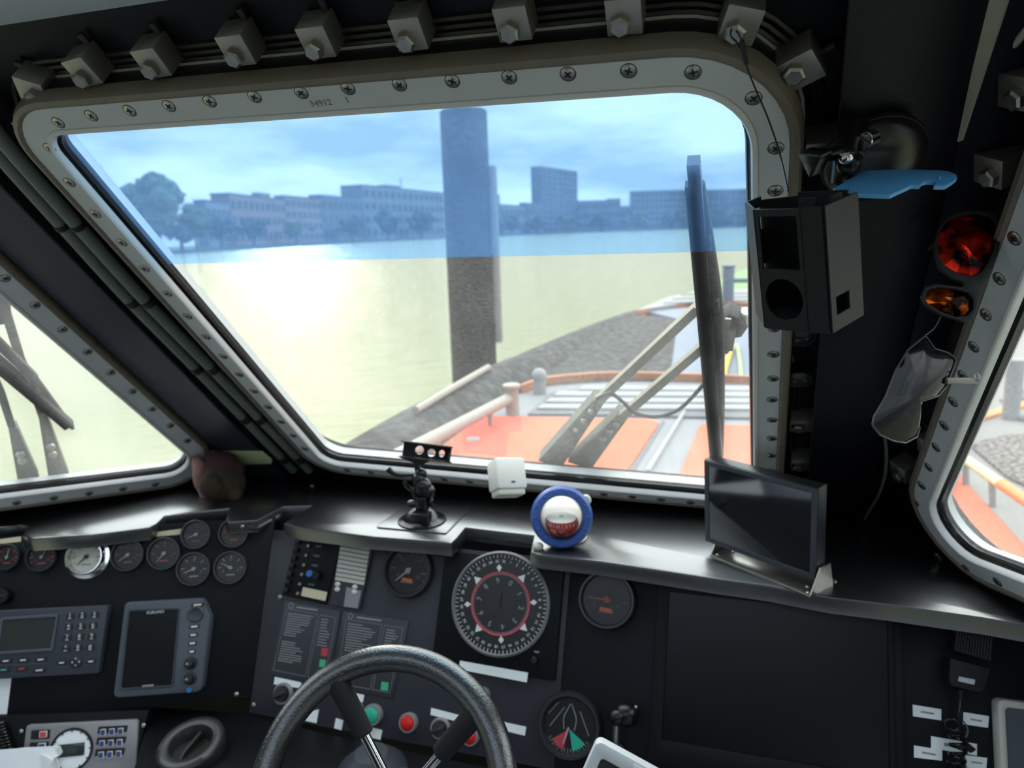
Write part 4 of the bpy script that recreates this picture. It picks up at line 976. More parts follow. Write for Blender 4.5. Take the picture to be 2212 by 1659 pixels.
# papers on the left
def sheet(name, label, pl, pts, mats, th=.0008, off=.012, cat='paper'):
    cx = sum(p[0] for p in pts)/len(pts); cy = sum(p[1] for p in pts)/len(pts); m = MB(); m.plate(pl.rel((cx, cy), pts, off)[::-1], 0, th); o = m.done(name, mats, None, pl.mat(cx, cy, off)); return tag(o, label, cat)
sheet('note_paper', 'white note card at the left edge below the radio', LP, [(-40, 1467), (25, 1465), (14, 1550), (-40, 1553)], 'paper', off=.0005)
t = thing('paper_bundle', 'crumpled white paper bundle lying in the bottom left corner', 'paper', LP.mat(50, 1640, .06))
m = MB(); q = LP.rel((50, 1640), [(-330, 1640), (-30, 1622), (40, 1617), (100, 1618), (118, 1619), (124, 1634), (110, 1640), (116, 1668), (60, 1740), (-330, 1790)], .06)
for k in range(4):
    m.plate([(x+random.uniform(-.002, .002), y-.003*k) for x, y in q][::-1], -.008*k-.003, -.008*k, M=RZ(.02*k) @ RX(.1*k))
m.done('sheet', 'paper', t)
m = MB(); q = LP.rel((50, 1640), [(86, 1630), (104, 1632), (118, 1641), (108, 1658), (92, 1659), (98, 1644)], .06); m.hull([(x, y, .001) for x, y in q]+[(x*.9+.008, y*.9, .012) for x, y in q[1:4]]); m.done('folded_corner', 'label_white', t)
m = MB(); m.hull([Vector((x, y, z)) for z in (1.699, 1.702) for x, y in ((-1.47, 1.05), (-1.45, .83), (-1.19, .91), (-1.26, 1.12))]); m.done('loose_sheet', 'paper', t, t.matrix_world.inverted())  # unseen sheet added so the monitor screen mirrors a pale shape
M = LP.mat(4, 1590, .03); m = MB(); pts = []
for i in range(150):
    a = i*.45; pts.append((-.012+.016*math.cos(a)+.0002*i, .03-.0005*i, .012*math.sin(a)))
m.tube(pts, .003, 7); tag(m.done('spiral_cable', 'rubber_gloss', None, M), 'black spiral cable at the left photo edge', 'cable')

# ------------------------------------------------------------------ steering wheel
_wc = at(820, 1712, 1.0); _wn = Vector((0.05, -math.cos(math.radians(40)), math.sin(math.radians(40)))).normalized()
_wu = Vector((1, 0, 0)); _wu = (_wu-_wn*_wu.dot(_wn)).normalized(); WH = Plane(_wc, _wu, _wn.cross(_wu))
t = thing('steering_wheel', 'black leather-rimmed steering wheel with two visible chrome spokes', 'steering wheel', WH.frame(_wc))
Rw = .172; rr = .0193
m = MB(); pr = [(Rw+rr*math.cos(a*math.pi/10), rr*math.sin(a*math.pi/10)) for a in range(20)]; m.lathe(pr, 96, closed=True); m.done('rim', 'leather', t, ang=60)
hub = Vector((.004, -.012, -.075))
for k, (a1, sw) in enumerate([((735, 1490), 0), ((1003, 1560), 0), ((700, 1860), 0), ((960, 1870), 0)]):
    p = Vector((*WH.rel((820, 1712), [a1])[0], 0)); p = p.normalized()*(Rw-.006); d = (hub-p)
    mid = p+d*.48
    s = MB(); s.tube([hub, p], .008, 12); so = s.done('spoke', 'chrome', t)
    s = MB(); s.cyl(p, p+d*.46, .0165, .0145, bev=.002); s.done('sleeve', 'black_matte', so)
m = MB(); m.lathe([(0, .018), (.03, .016), (.042, .008), (.045, -.01), (.03, -.03), (.022, -.08), (0, -.08)], 32, T(*hub)); m.done('hub', 'bezel_black', t)
# round boss on the console behind the hub
c = LE.hit(795, 1680); t = thing('steering_column', 'dark conical steering column boot behind the wheel', 'column', Matrix.Translation(Vector((c.x, c.y+.02, ZL))))
m = MB(); m.lathe([(.075, -.002), (.072, .01), (.05, .03), (.035, .045), (0, .046)], 36); m.done('boot', 'device_dark', t)
# ================================================================== things on the shelf and pillars
def facing(x, y, d, yaw=0.0, pitch=0.0, roll=0.0):
    """plane at depth d, turned by yaw/pitch (degrees) from facing the room"""
    r = Matrix((RGT, UPV, -FWD)).transposed() @ Matrix.Rotation(math.radians(yaw), 3, 'Y') @ Matrix.Rotation(math.radians(pitch), 3, 'X') @ Matrix.Rotation(math.radians(roll), 3, 'Z')
    return Plane(at(x, y, d), r.col[0], r.col[1])
# right pillar face as a plane
_pe = (psR[2]-psR[1]); PP = Plane(psR[1], _pe, psR[0]-psR[1])
if PP.n.dot(CAM-PP.o) < 0: PP = Plane(psR[2], -_pe, psR[0]-psR[1])

# ---- 3D-printed box
q = [-1.0014, .3488, .2231, .0514, .1276, .0198, .0373, .057, .004, -.0002, 11.4191]
_Rm = Matrix((RGT, UPV, -FWD)).transposed() @ (Matrix.Rotation(q[2], 3, 'Z') @ Matrix.Rotation(q[1], 3, 'X') @ Matrix.Rotation(q[0], 3, 'Y'))
BM = _Rm.to_4x4(); BM.translation = at(1657+q[9], 695+q[10], .8)
t = thing('printed_box', 'open-topped black printed box with square and round cut-outs hanging in front of the right pillar', 'box', BM)
w, h, c, c2, dr, cz = q[3:9]; th = .003
# walls run around the outline; local x right, y up, z out of the front
bp = [(-c2, -c2), (0, 0), (w, 0), (w+c*.5, -cz*.5-.0005), (w+c, -cz), (w+c, -cz-dr), (w+c-.015, -cz-dr-.012), (.0, -cz-dr-.012), (-c2, -cz-dr)]
def wall(m, a, b, holes=(), zt=h):
    a = Vector(a); b = Vector(b); d = (b-a); L = d.length; d.normalize(); nrm = Vector((-d.y, d.x))   # inward
    # plate local (x along, y up), thickness inward
    Mx = Matrix(((d.x, 0, -nrm.x*-1, a.x), (0, 1, 0, 0), (d.y, 0, nrm.y, a.y), (0, 0, 0, 1)))
    m.plate([(0, 0), (L, 0), (L, zt), (0, zt)], -.0, th, holes=holes, M=Mx)
fl = (Vector(bp[2])-Vector(bp[1])).length
# plan polygon given as (x, z); walk from left to right seen from the front
m = MB(); wall(m, bp[0], bp[1])
wall(m, bp[1], bp[2], holes=[rect(fl*.84, h*.43, (fl*.5, h*.73)), circ(fl*.43, 36, (fl*.5, h*.265))])
wall(m, bp[2], bp[3]); wall(m, bp[3], bp[4])
L = dr; wall(m, bp[4], bp[5], holes=[rect(L*.42, h*.15, (L*.36, h*.2))])
wall(m, bp[5], bp[6], zt=h*.97); wall(m, bp[6], bp[7], zt=h*1.0); wall(m, bp[7], bp[8], zt=h*.97); L8 = (Vector(bp[8])-Vector(bp[0])).length
wall(m, bp[8], bp[0], holes=[rect(.013, h*.19, (L8-.017, h*.82)), rect(.013, h*.15, (L8-.017, h*.34))])
m.done('shell', 'print_black', t, ang=25)
m = MB(); m.plate([(x, z) for x, z in bp], 0, th, M=Matrix(((1, 0, 0, 0), (0, 0, 1, 0), (0, 1, 0, 0), (0, 0, 0, 1)))); m.done('base_plate', 'print_black', t)
m = MB(); m.box((w*.75, h-.012, -.03), (.018, .03, .0025)); m.box((w*1.15, h-.01, -.046), (.003, .024, .02)); m.done('inner_rib', 'print_black', t)

# ---- blue lid
LDP = Plane(at(1850, 400, .8), RGT*.97-FWD*-.24, UPV)
_n = (UPV*.8-FWD*.6).normalized(); LDP = Plane(at(1850, 400, .79), (RGT-_n*RGT.dot(_n)), _n.cross(RGT-_n*RGT.dot(_n)))
ol = [(1801, 406), (1806, 416), (1923, 421), (1971, 399), (1987, 400), (1993, 393), (2004, 390), (2020, 391), (2019, 401), (2043, 401), (2059, 391), (2068, 384), (2067, 377), (2052, 370), (2030, 367), (1944, 365), (1870, 368), (1848, 380)]
r_ = LDP.rel((1930, 392), ol); t = thing('blue_lid', 'flat blue plastic lid piece lying over the printed box', 'lid', LDP.mat(1930, 392))
m = MB(); m.plate(r_, -.0045, 0, bev=.0008); m.done('plate', 'blue_lid', t, ang=25)
m = MB(); e = LDP.rel((1930, 392), [(2028, 386)])[0]; m.ball((e[0], e[1], .0005), .0022); m.done('nub', 'blue_lid', t)

# ---- suction mount on the pillar
_pc = PP.hit(1884, 335); t = thing('suction_mount', 'glossy black suction mount with thumb screw on the right pillar', 'mount', PP.frame(_pc))
R = PP.size(1884, 226, 1884, 335); R = min(R, .06)
r4 = lambda pts, off=0.0: [Vector((*p, off)) for p in PP.rel((1884, 335), pts, 0)]
m = MB(); m.lathe([(R*1.0, .0), (R*1.02, .004), (R*1.0, .008), (R*.94, .010)], 48); m.done('rubber_disc', 'rubber', t)
m = MB(); m.lathe([(R*.99, .008), (R*.97, .014), (R*.9, .02), (R*.6, .03), (R*.3, .034), (0, .035)], 48); m.done('cup_housing', 'black_plastic', t)
def pt(x, y, d): p = at(x, y, d) - _pc; return Vector((p.dot(PP.u), p.dot(PP.v), p.dot(PP.n)))
dd = (_pc-CAM).dot(FWD)
m = MB(); a, b = pt(1916, 268, dd-.03), pt(1945, 308, dd-.03); m.tube([a, (a+b)/2+Vector((0, 0, .004)), b], .009, 10); m.done('lever', 'black_plastic', t)
m = MB(); a, b = pt(1838, 265, dd-.045), pt(1826, 345, dd-.07); m.cyl(a, b, .013, .012, bev=.002); m.cyl(a+Vector((.014, 0, -.003)), b+Vector((.014, 0, -.003)), .008, bev=.002); m.done('arm', 'black_plastic', t)
m = MB(); a, b = pt(1826, 345, dd-.075), pt(1816, 398, dd-.07); m.cyl(a, b, .013, .011, bev=.002); m.cyl(pt(1852, 352, dd-.075), pt(1812, 392, dd-.07), .007); m.done('swivel_arm', 'black_plastic', t)
m = MB(); m.cyl(pt(1868, 303, dd-.07), pt(1886, 296, dd-.06), .009, bev=.001); m.done('chrome_bolt', 'chrome', t); m = MB(); m.ball(pt(1828, 340, dd-.095), .008); m.done('chrome_nut', 'chrome', t)
m = MB(); m.cyl(pt(1830, 352, dd-.09), pt(1838, 362, dd-.08), .012, bev=.002); m.done('washer', 'rubber_gloss', t)
m = MB(); a, b = pt(1822, 326, dd-.07), pt(1770, 341, dd-.08); m.cyl(a, b, .0075, .0065)
k = pt(1756, 347, dd-.083)
pts = []
for i in range(3):
    a_ = i*2*math.pi/3+.5
    for s, rr_ in ((-.42, .0125), (0, .02), (.42, .0125)): pts.append((rr_*math.cos(a_+s), rr_*math.sin(a_+s)))
ax = (k-b).normalized(); Mk = ax.to_track_quat('Z', 'Y').to_matrix().to_4x4(); Mk.translation = b
m.plate(rpoly(pts, .006), -.002, .016, bev=.003, M=Mk); m.done('thumb_screw', 'black_plastic', t)
m = MB(); p = pt(1847, 254, dd-.04); m.box(p, (.02, .0025, .0006)); m.done('moulded_lettering', 'mark_dim', t)

# ---- cord from the clamp bolt down to the box
m = MB(); pts = [W.hit(1590, 66, .012), W.hit(1598, 78, .014), W.hit(1610, 110, .016), W.hit(1613, 142, .018), W.hit(1632, 192, .02), W.hit(1660, 258, .022), W.hit(1684, 330, .03)]
pts.append(at(1702, 412, .79)); m.tube(pts, .0011, 6, sub=6); m.tube([W.hit(1602, 88, .014), W.hit(1612, 138, .018)], .0026, 6)
m.tube([W.hit(1580, 62, .012), W.hit(1579, 78, .012), W.hit(1592, 92, .012), W.hit(1608, 118, .014)], .001, 6, sub=5)
tag(m.done('hanging_cord', 'cord'), 'thin black cord hanging from the tilted clamp to the printed box', 'cord')

# ---- red goggles, clear glasses, dark sunglasses in the recesses
mat('lens_red', (20, 2, 4), .07, metal=.9, noise=.5, nscale=26, col2=(226, 40, 14))
mat('lens_orange', (24, 8, 2), .07, metal=.9, noise=.5, nscale=34, col2=(220, 96, 18))
mat('lens_clear', (8, 9, 12), .08, spec=.25, alpha=.88)
mat('lens_dark', (44, 46, 48), .12, spec=.6)
mat('temple_beige', (122, 116, 108), .5)
GP = facing(2080, 580, .93, -12, -8); c0 = (2080, 580)
rel = lambda pts: GP.rel(c0, pts)
fo = [(2019, 525), (2027, 495), (2042, 472), (2062, 459), (2100, 452), (2140, 455), (2166, 466), (2168, 497), (2156, 548), (2139, 592), (2120, 624), (2117, 652), (2103, 690), (2080, 694), (2033, 680), (2002, 661), (1990, 640), (1998, 620), (2020, 612), (2080, 620), (2085, 609), (2060, 602), (2030, 580), (2021, 552)]
l1 = [(2024, 527), (2032, 497), (2047, 477), (2070, 466), (2105, 461), (2138, 466), (2154, 484), (2150, 530), (2136, 565), (2120, 588), (2098, 596), (2070, 590), (2043, 574), (2028, 552)]
l2 = [(1997, 641), (2005, 626), (2030, 620), (2062, 624), (2091, 632), (2103, 646), (2102, 668), (2090, 682), (2064, 684), (2030, 672), (2005, 656)]
t = thing('red_goggles', 'black sunglasses with glowing red and orange lenses hung beside the right window', 'sunglasses', GP.frame(GP.hit(*c0)))
m = MB(); m.plate(rpoly(rel(fo)[::-1], .004, 3), -.006, .0, holes=[rpoly(rel(l1), .004, 3), rpoly(rel(l2), .004, 3)], bev=.001); m.done('frame', 'black_matte', t)
def lens(m, poly, bulge, z):
    cx = sum(p[0] for p in poly)/len(poly); cy = sum(p[1] for p in poly)/len(poly); loops = []
    for f in (1.0, .8, .55, .3, .08): loops.append([(cx+(x-cx)*f, cy+(y-cy)*f, z+bulge*(1-f*f)) for x, y in poly])
    m.loft(loops, cap=True)
m = MB(); lens(m, rpoly(rel(l1), .004, 3), .006, -.005); m.done('red_lens', 'lens_red', t)
m = MB(); lens(m, rpoly(rel(l2), .004, 3), .005, -.005); m.done('orange_lens', 'lens_orange', t)
m = MB(); e = rel([(2150, 470), (2090, 600), (2110, 640)]); m.tube([(e[0][0], e[0][1], -.006), (e[0][0]-.03, e[0][1]+.005, -.04), (e[0][0]-.06, e[0][1]-.02, -.06)], .003, 8, sub=4); m.done('temple_arm', 'black_matte', t)
GC = facing(1970, 850, .98, 22, -6); c0 = (1960, 850); rel = lambda pts: GC.rel(c0, pts)
go = [(2000, 724), (1962, 756), (1936, 800), (1915, 855), (1890, 898), (1885, 919), (1902, 940), (1932, 953), (1957, 957), (1982, 944), (1989, 923), (1974, 902), (1955, 886), (1956, 873), (1995, 866), (2029, 855), (2046, 834), (2058, 802), (2068, 776), (2050, 762), (2020, 752), (2008, 735)]
t = thing('clear_glasses', 'shiny dark wraparound safety glasses hanging below the red goggles', 'glasses', GC.frame(GC.hit(*c0)))
g = rpoly(rel(go)[::-1], .006, 3)
m = MB(); lens(m, g, .011, -.002); m.done('shield', 'lens_clear', t, ang=70)
m = MB(); m.tube([(x, y, -.001) for x, y in g], .0013, 6, closed=True); m.done('shield_edge', 'device_dark', t)
m = MB(); e = rel([(2040, 832), (2104, 815)]); d = Vector(e[1])-Vector(e[0]); m.box(((e[0][0]+e[1][0])/2, (e[0][1]+e[1][1])/2, .003), (d.length, .009, .006), .002, M=None); o = m.done('temple_arm', 'temple_beige', t)
m = MB(); m.lathe([(.0055, -.0015), (.0072, 0), (.0055, .0015), (.004, 0)], 18, T(e[1][0], e[1][1], .004) @ RY(1.2), closed=True); m.done('temple_tip', 'lip_white', t)
m = MB(); e = rel([(1996, 868), (1968, 892), (1962, 908)]); m.tube([(p[0], p[1], -.006) for p in e], .0035, 8, sub=3); m.done('temple_arm', 'temple_beige', t)
m = MB(); e = rel([(2033, 684), (2020, 708), (2000, 724)]); m.tube([(p[0], p[1], -.001) for p in e], .0009, 6, sub=4); m.done('strap', 'cable_grey', t)
m = MB(); pts = [PP.hit(1912, 948, .012), PP.hit(1915, 985, .012), PP.hit(1911, 1030, .012), PP.hit(1897, 1072, .012), PP.hit(1880, 1100, .012), PP.hit(1868, 1122, .012)]; m.tube(pts, .0032, 8, sub=6)
tag(m.done('grey_cable', 'cable_grey'), 'short grey cable curving down the lower right pillar', 'cable')
t = thing('dark_sunglasses', 'dim round dark sunglasses tucked in the recess right of the windscreen', 'sunglasses', W.mat(1728, 775, -.03))
for (x, y, rx, sy) in ((1731, 727, 33, 1.12), (1726, 820, 31, .95)):
    e = W.rel((1728, 775), [(x, y)], -.03)[0]; R = W.size(x-rx, y, x+rx, y)/2
    m = MB(); lens(m, circ(R, 28, e, sy=sy), .006, 0); m.done('lens', 'lens_dark', t)
    m = MB(); m.tube([(x_, y_, .0) for x_, y_ in circ(R, 28, e, sy=sy)], .0018, 6, closed=True); m.done('rim', 'black_matte', t)
e = W.rel((1728, 775), [(1712, 770), (1714, 782)], -.03); m = MB(); m.tube([(p[0], p[1], 0) for p in e], .002, 6); m.done('bridge', 'steel', t)

# ---- monitor on its bent bracket
_m0, _m1 = SH.hit(1533, 1200), SH.hit(1750, 1291); _mu = (_m1-_m0).normalized(); _mn = Vector((_mu.y, -_mu.x, 0))
if _mn.dot(CAM-_m0) < 0: _mn = -_mn
_tl = math.radians(-3); _mv = Vector((0, 0, 1))*math.cos(_tl)-_mn*math.sin(_tl)
_o = (_m0+_m1)/2
t = thing('monitor', 'small switched-off monitor on a bent metal bracket at the right of the dash shelf', 'monitor', Plane(_o, _mu, Vector((0, 0, 1))).frame(_o))
Lb = (_m1-_m0).length
m = MB(); bw = .075
m.box((0, .0015, -bw/2), (Lb, .003, bw), .0008)
for s in (-1, 1): m.hull([(s*Lb/2, y, z) for y, z in ((0, 0), (0, -bw), (.05, -.062), (.05, -.03))]+[(s*(Lb/2-.003), y, z) for y, z in ((0, 0), (0, -bw), (.05, -.062), (.05, -.03))])
m.done('bracket', 'steel', t)
_mu2 = Matrix.Rotation(math.radians(3.8), 3, 'Z') @ _mu; _mn2 = Matrix.Rotation(math.radians(3.8), 3, 'Z') @ _mn
MPx = Plane(_o-_mn*.022, _mu2, Vector((0, 0, 1))*math.cos(_tl)-_mn2*math.sin(_tl))
tl, tr, bl, br = [Vector(to_uv(MPx, MPx.hit(*p))) for p in [(1527, 992), (1774, 1058), (1518, 1158), (1757, 1262)]]
x0, x1 = (tl.x+bl.x)/2, (tr.x+br.x)/2; y0, y1 = (bl.y+br.y)/2, (tl.y+tr.y)/2
ti = t.matrix_world.inverted() @ MPx.frame(MPx.o)
m = MB(); m.plate(rect(x1-x0, y1-y0, ((x0+x1)/2, (y0+y1)/2)), -.03, 0, holes=[], bev=.002); m.done('casing', 'bezel_black', t, ti)
m = MB(); m.plate(rect(x1-x0-.003, y1-y0-.003, ((x0+x1)/2, (y0+y1)/2)), -.001, .003, holes=[rect(x1-x0-.024, y1-y0-.024, ((x0+x1)/2, (y0+y1)/2))], bev=.001); m.done('bezel', 'device_dark', t, ti)
mat('screen_gloss', (20, 21, 24), .06, spec=1.0, coat=1.0)
m = MB(); m.box(((x0+x1)/2, (y0+y1)/2, .0007), (x1-x0-.022, y1-y0-.022, .0014)); m.done('screen', 'screen_gloss', t, ti)
m = MB()
for sx, sz in ((-.45, -.012), (-.4, -.045), (.4, -.03), (.46, -.01)): m.lathe([(0, .006), (.0035, .0055), (.005, .004), (.005, .002)], 14, T(sx*Lb, 0, sz) @ RX(-math.pi/2))
m.done('bracket_screw', 'steel', t)

# ---- steering compass in a blue ring
_cc = SH.hit(1206, 1196)+Vector((-.0, .035, 0)); R = .068
_cd = (_cc-CAM).dot(FWD); _ctr = at(1213, 1117, _cd-.012); R = 66*( _cd-.012)/FPX
_n = (CAM-_ctr).normalized(); _n = (_n+Vector((0, 0, -.12))).normalized(); _u = Vector((0, 0, 1)).cross(_n).normalized(); CPX = Plane(_ctr, _u, _n.cross(_u))
t = thing('steering_compass', 'round ball compass with a blue ring standing on the edge of the dash shelf', 'compass', CPX.frame(_ctr))
m = MB(); m.lathe([(R*.8, -.03), (R*.98, -.022), (R*1.02, -.006), (R*1.0, .006), (R*.93, .012), (R*.75, .013), (R*.7, .008), (R*.69, -.01)], 56); m.done('ring', 'compass_blue', t)
m = MB()
for k in range(14):
    a = k*2*math.pi/14; m.ball((R*.85*math.cos(a), R*.85*math.sin(a), .0125), .0032, (1, 1, .4), 12)
m.done('ring_stud', 'compass_blue', t)
tw_ = bpy.data.materials.new('milky_bowl'); tw_.use_nodes = True; nt = tw_.node_tree; nt.nodes.clear()
_o1 = nt.nodes.new('ShaderNodeOutputMaterial'); _t1 = nt.nodes.new('ShaderNodeBsdfTranslucent'); _t1.inputs['Color'].default_value = (.95, .95, .93, 1); _d1 = nt.nodes.new('ShaderNodeBsdfDiffuse'); _d1.inputs['Color'].default_value = (.9, .9, .9, 1); _x1 = nt.nodes.new('ShaderNodeMixShader'); _x1.inputs[0].default_value = .3
nt.links.new(_t1.outputs[0], _x1.inputs[1]); nt.links.new(_d1.outputs[0], _x1.inputs[2]); nt.links.new(_x1.outputs[0], _o1.inputs['Surface'])
m = MB(); m.lathe([(R*.7, -.004), (R*.66, -.03), (R*.5, -.05), (R*.25, -.06), (0, -.062)], 40); m.done('bowl', tw_, t)
# card : white disc with a lettered skirt, level
lev = t.matrix_world.to_3x3().inverted().to_4x4(); cardM = T(0, -R*.02, -.012) @ lev
m = MB(); m.lathe([(0, .008), (R*.06, .006), (R*.08, .002), (R*.48, -.001), (R*.5, -.003)], 40, cardM); m.done('card', 'white_plastic', t)
m = MB(); m.lathe([(R*.5, -.002), (R*.54, -.016), (R*.53, -.017), (R*.48, -.003)], 40, cardM); m.done('card_skirt', 'compass_red', t)
m = MB()
for k in range(24): m.text(['N', '3', '6', 'E', '12', '15', 'S', '21', '24', 'W', '30', '33'][k//2 % 12] if k % 2 == 0 else 'I', .011, cardM @ RZ(k*math.pi/12) @ T(0, -R*.535, -.0085) @ RX(math.pi/2-.25))
m.done('card_lettering', 'mark_white', t, ang=0)
m = MB()
for a in (-.9, -.3, .35, .95): m.tube([(R*.62*math.sin(a), R*-.16, -.012+R*.16*math.cos(a)*.6), (R*.6*math.sin(a), -R*.3, -.008+R*.3*math.cos(a)*.6), (R*.36*math.sin(a), -R*.56, -.01+R*.2), (0, -R*.64, -.012)], .0028, 8, sub=5)
m.hull([(R*.45*math.cos(a), -R*.58+R*.06*s, -.02+R*.25*math.sin(a)) for a in [i*math.pi/5 for i in range(10)] for s in (-1, 0)]); m.done('red_cage', 'compass_red', t)
dm = bpy.data.materials.new('compass_dome'); dm.use_nodes = True; nt = dm.node_tree; nt.nodes.clear()
_o_ = nt.nodes.new('ShaderNodeOutputMaterial'); _tr = nt.nodes.new('ShaderNodeBsdfTransparent'); _gl = nt.nodes.new('ShaderNodeBsdfGlossy'); _gl.inputs['Roughness'].default_value = .03; _fr = nt.nodes.new('ShaderNodeFresnel'); _fr.inputs['IOR'].default_value = 1.5; _mx = nt.nodes.new('ShaderNodeMixShader')
nt.links.new(_fr.outputs[0], _mx.inputs[0]); nt.links.new(_tr.outputs[0], _mx.inputs[1]); nt.links.new(_gl.outputs[0], _mx.inputs[2]); nt.links.new(_mx.outputs[0], _o_.inputs['Surface'])
m = MB(); m.lathe([(R*.7*math.cos(a), R*.5*math.sin(a)+.004) for a in [i*math.pi/2/10 for i in range(11)]], 40); m.done('clear_dome', dm, t)
m = MB(); _b0 = t.matrix_world.inverted() @ Vector((_ctr.x, _ctr.y+.05, Z_SH)); m.cyl(_b0, Vector((0, -R*.3, -.05)), .03, .04, seg=24); m.cyl(_b0, _b0+Vector((0, 0, .0))+(lev.to_3x3() @ Vector((0, 0, .006))), .045, bev=.002); m.done('pedestal', 'off_white', t)
m = MB(); _b = CPX.rel((1213, 1117), [(1266, 1082)])[0]; m.cyl((_b[0], _b[1], -.03), (_b[0], _b[1], -.012), .012, bev=.003); m.done('adjuster_knob', 'white_plastic', t)
m = MB(); _f = SH.hit(1160, 1190); _f = t.matrix_world.inverted() @ Vector((_f.x, _f.y+.01, Z_SH+.006)); m.ball(_f, .012, (1, .8, 1)); m.done('foot', 'off_white', t)

# ---- camera holder on a square plate
c = SH.hit(912, 1128); t = thing('camera_holder', 'black jointed camera holder with an empty cradle standing on a square plate', 'holder', Matrix.Translation(c))
pl4 = [SH.hit(*p)-c for p in [(812, 1141), (963, 1155), (1019, 1099), (876, 1093)]]
m = MB(); m.plate(rpoly([(p.x, p.y) for p in pl4], .006), 0, .004, bev=.001); m.done('base_plate', 'shelf', t)
m = MB(); R = (SH.hit(868, 1128)-SH.hit(972, 1128)).length/2; m.lathe([(R, .004), (R*.98, .008), (R*.8, .01), (R*.74, .014), (R*.55, .03), (R*.3, .037), (0, .038)], 40); m.done('suction_cup', 'rubber_gloss', t)
hd = (c-CAM).dot(FWD)
def hp(x, y, d=0.0): return at(x, y, hd+d)-c
m = MB(); a, b = hp(911, 1152, -.035), hp(911, 1108, -.03)
m.box((0, 0, 0), (.045, .03, .055), .004, M=Matrix.Translation((a+b)/2)); m.done('lever_block', 'black_plastic', t)
m = MB(); m.box((0, 0, 0), (.028, .028, .05), .006, M=Matrix.Translation(hp(912, 1092, -.02))); m.ball(hp(891, 1088, -.02), .011, (1.4, 1, .8)); m.ball(hp(931, 1085, -.02), .009, (.8, 1, 1.3)); m.done('clamp_body', 'black_plastic', t)
m = MB(); m.ball(hp(914, 1054, -.02), .021, (1.1, 1, 1.25)); m.ball(hp(924, 1062, -.02), .019); m.ball(hp(905, 1036, -.02), .018); m.ball(hp(909, 1024, -.02), .015); m.cyl(hp(906, 1030, -.02), hp(898, 992, -.02), .008); m.done('ball_joint', 'rubber_gloss', t)
m = MB(); m.tube([hp(900, 1064, -.02), hp(886, 1056, -.02), hp(876, 1046, -.03), hp(876, 1038, -.03)], [.006, .005, .006, .005], 10, sub=3); m.tube([hp(892, 1060, -.02), hp(898, 1076, -.02)], .006, 8); m.tube([hp(895, 1026, -.02), hp(862, 1026, -.03), hp(846, 1020, -.03), hp(838, 1012, -.03)], [.004, .006, .007, .008], 10, sub=3); m.done('thumb_screw', 'black_plastic', t)
HP = facing(920, 975, hd-.02, 16, 0, -8); _h = HP.rel((920, 975), [(874, 950), (970, 968), (965, 1004), (868, 986)])
hM = Matrix.Translation(-c) @ HP.frame(HP.hit(920, 975)); wx = abs(_h[1][0]-_h[0][0]); hy = abs(_h[0][1]-_h[3][1])*.9
m = MB(); m.plate(rect(wx, hy), -.003, 0, holes=[circ(hy*.29, 24, (-wx*.14, hy*.03)), circ(hy*.27, 24, (wx*.13, -hy*.06)), circ(hy*.2, 24, (wx*.36, -hy*.02), sy=1.2)])
m.box((0, hy/2, .012), (wx*1.06, .003, .03)); m.box((0, -hy/2, .012), (wx*1.1, .003, .03)); m.box((wx/2, 0, .012), (.003, hy, .03)); m.box((-wx*.5, hy*.5, .012), (.016, .003, .03)); m.hull([(-wx*.62, -hy*.52, .0), (-wx*.62, -hy*.52, .024), (-wx*.1, -hy*.95, .004), (-wx*.1, -hy*.95, .02), (wx*.1, -hy*.5, 0), (wx*.1, -hy*.5, .024)])
m.done('cradle', 'black_matte', t, hM)

# ---- small white box on the sill, soft toy, note
WP = facing(1107, 1012, 1.70, 24, -18, -2); t = thing('white_sensor_box', 'small white box standing on the lower edge of the windscreen', 'box', WP.frame(WP.hit(1107, 1020)))
m = MB(); m.box((-.002, -.001, -.03), (.074, .072, .06), .006); m.done('housing', 'white_plastic', t)
m = MB(); m.box((-.002, -.0425, -.03), (.066, .016, .05), .004); m.done('base', 'off_white', t)
m = MB(); m.box((0, -.022, .0005), (.01, .004, .001)); m.done('blue_mark', 'navy_key', t)
c = SH.hit(478, 1078)+Vector((0, .03, 0)); t = thing('soft_toy', 'small brown and pink soft toy sitting in the left corner of the dash shelf', 'soft toy', Matrix.Translation(c))
sd = (c-CAM).dot(FWD)
def sp(x, y, d=0.0): return at(x, y, sd+d)-c
m = MB(); m.ball(sp(482, 1040), .062, (1, .9, 1)); m.done('body', 'plush_brown', t)
m = MB(); m.ball(sp(436, 1030), .034, (.7, .7, 1.5)); m.ball(sp(446, 1060), .026, (.8, .8, 1.2)); m.ball(sp(428, 1004), .022, (.8, .7, 1.2)); m.done('pink_fur', 'plush_pink', t)
m = MB(); m.ball(sp(480, 1004), .042, (1.2, .9, .9)); m.ball(sp(506, 1016), .028); m.ball(sp(462, 990), .024); m.done('head', 'plush_red', t)
m = MB(); m.ball(sp(455, 1050, -.06), .03, (1, 1, 1.1)); m.ball(sp(505, 1066, -.03), .022); m.done('paw', 'plush_brown', t)
nq = [(478, 974), (566, 974), (588, 992), (586, 1001), (520, 1003), (490, 986)]
NP = Plane((pilL.matrix_world @ Vector((0, 0, 0))) if False else psL[1], psL[1]-psL[2], psL[0]-psL[1])
if NP.n.dot(CAM-NP.o) < 0: NP = Plane(psL[1], psL[2]-psL[1], psL[0]-psL[1])
m = MB(); m.plate(NP.rel((530, 988), nq, .004)[::-1], 0, .001); tag(m.done('green_note', 'note_green', None, NP.mat(530, 988, .004)), 'pale green paper strip at the foot of the left pillar', 'note')
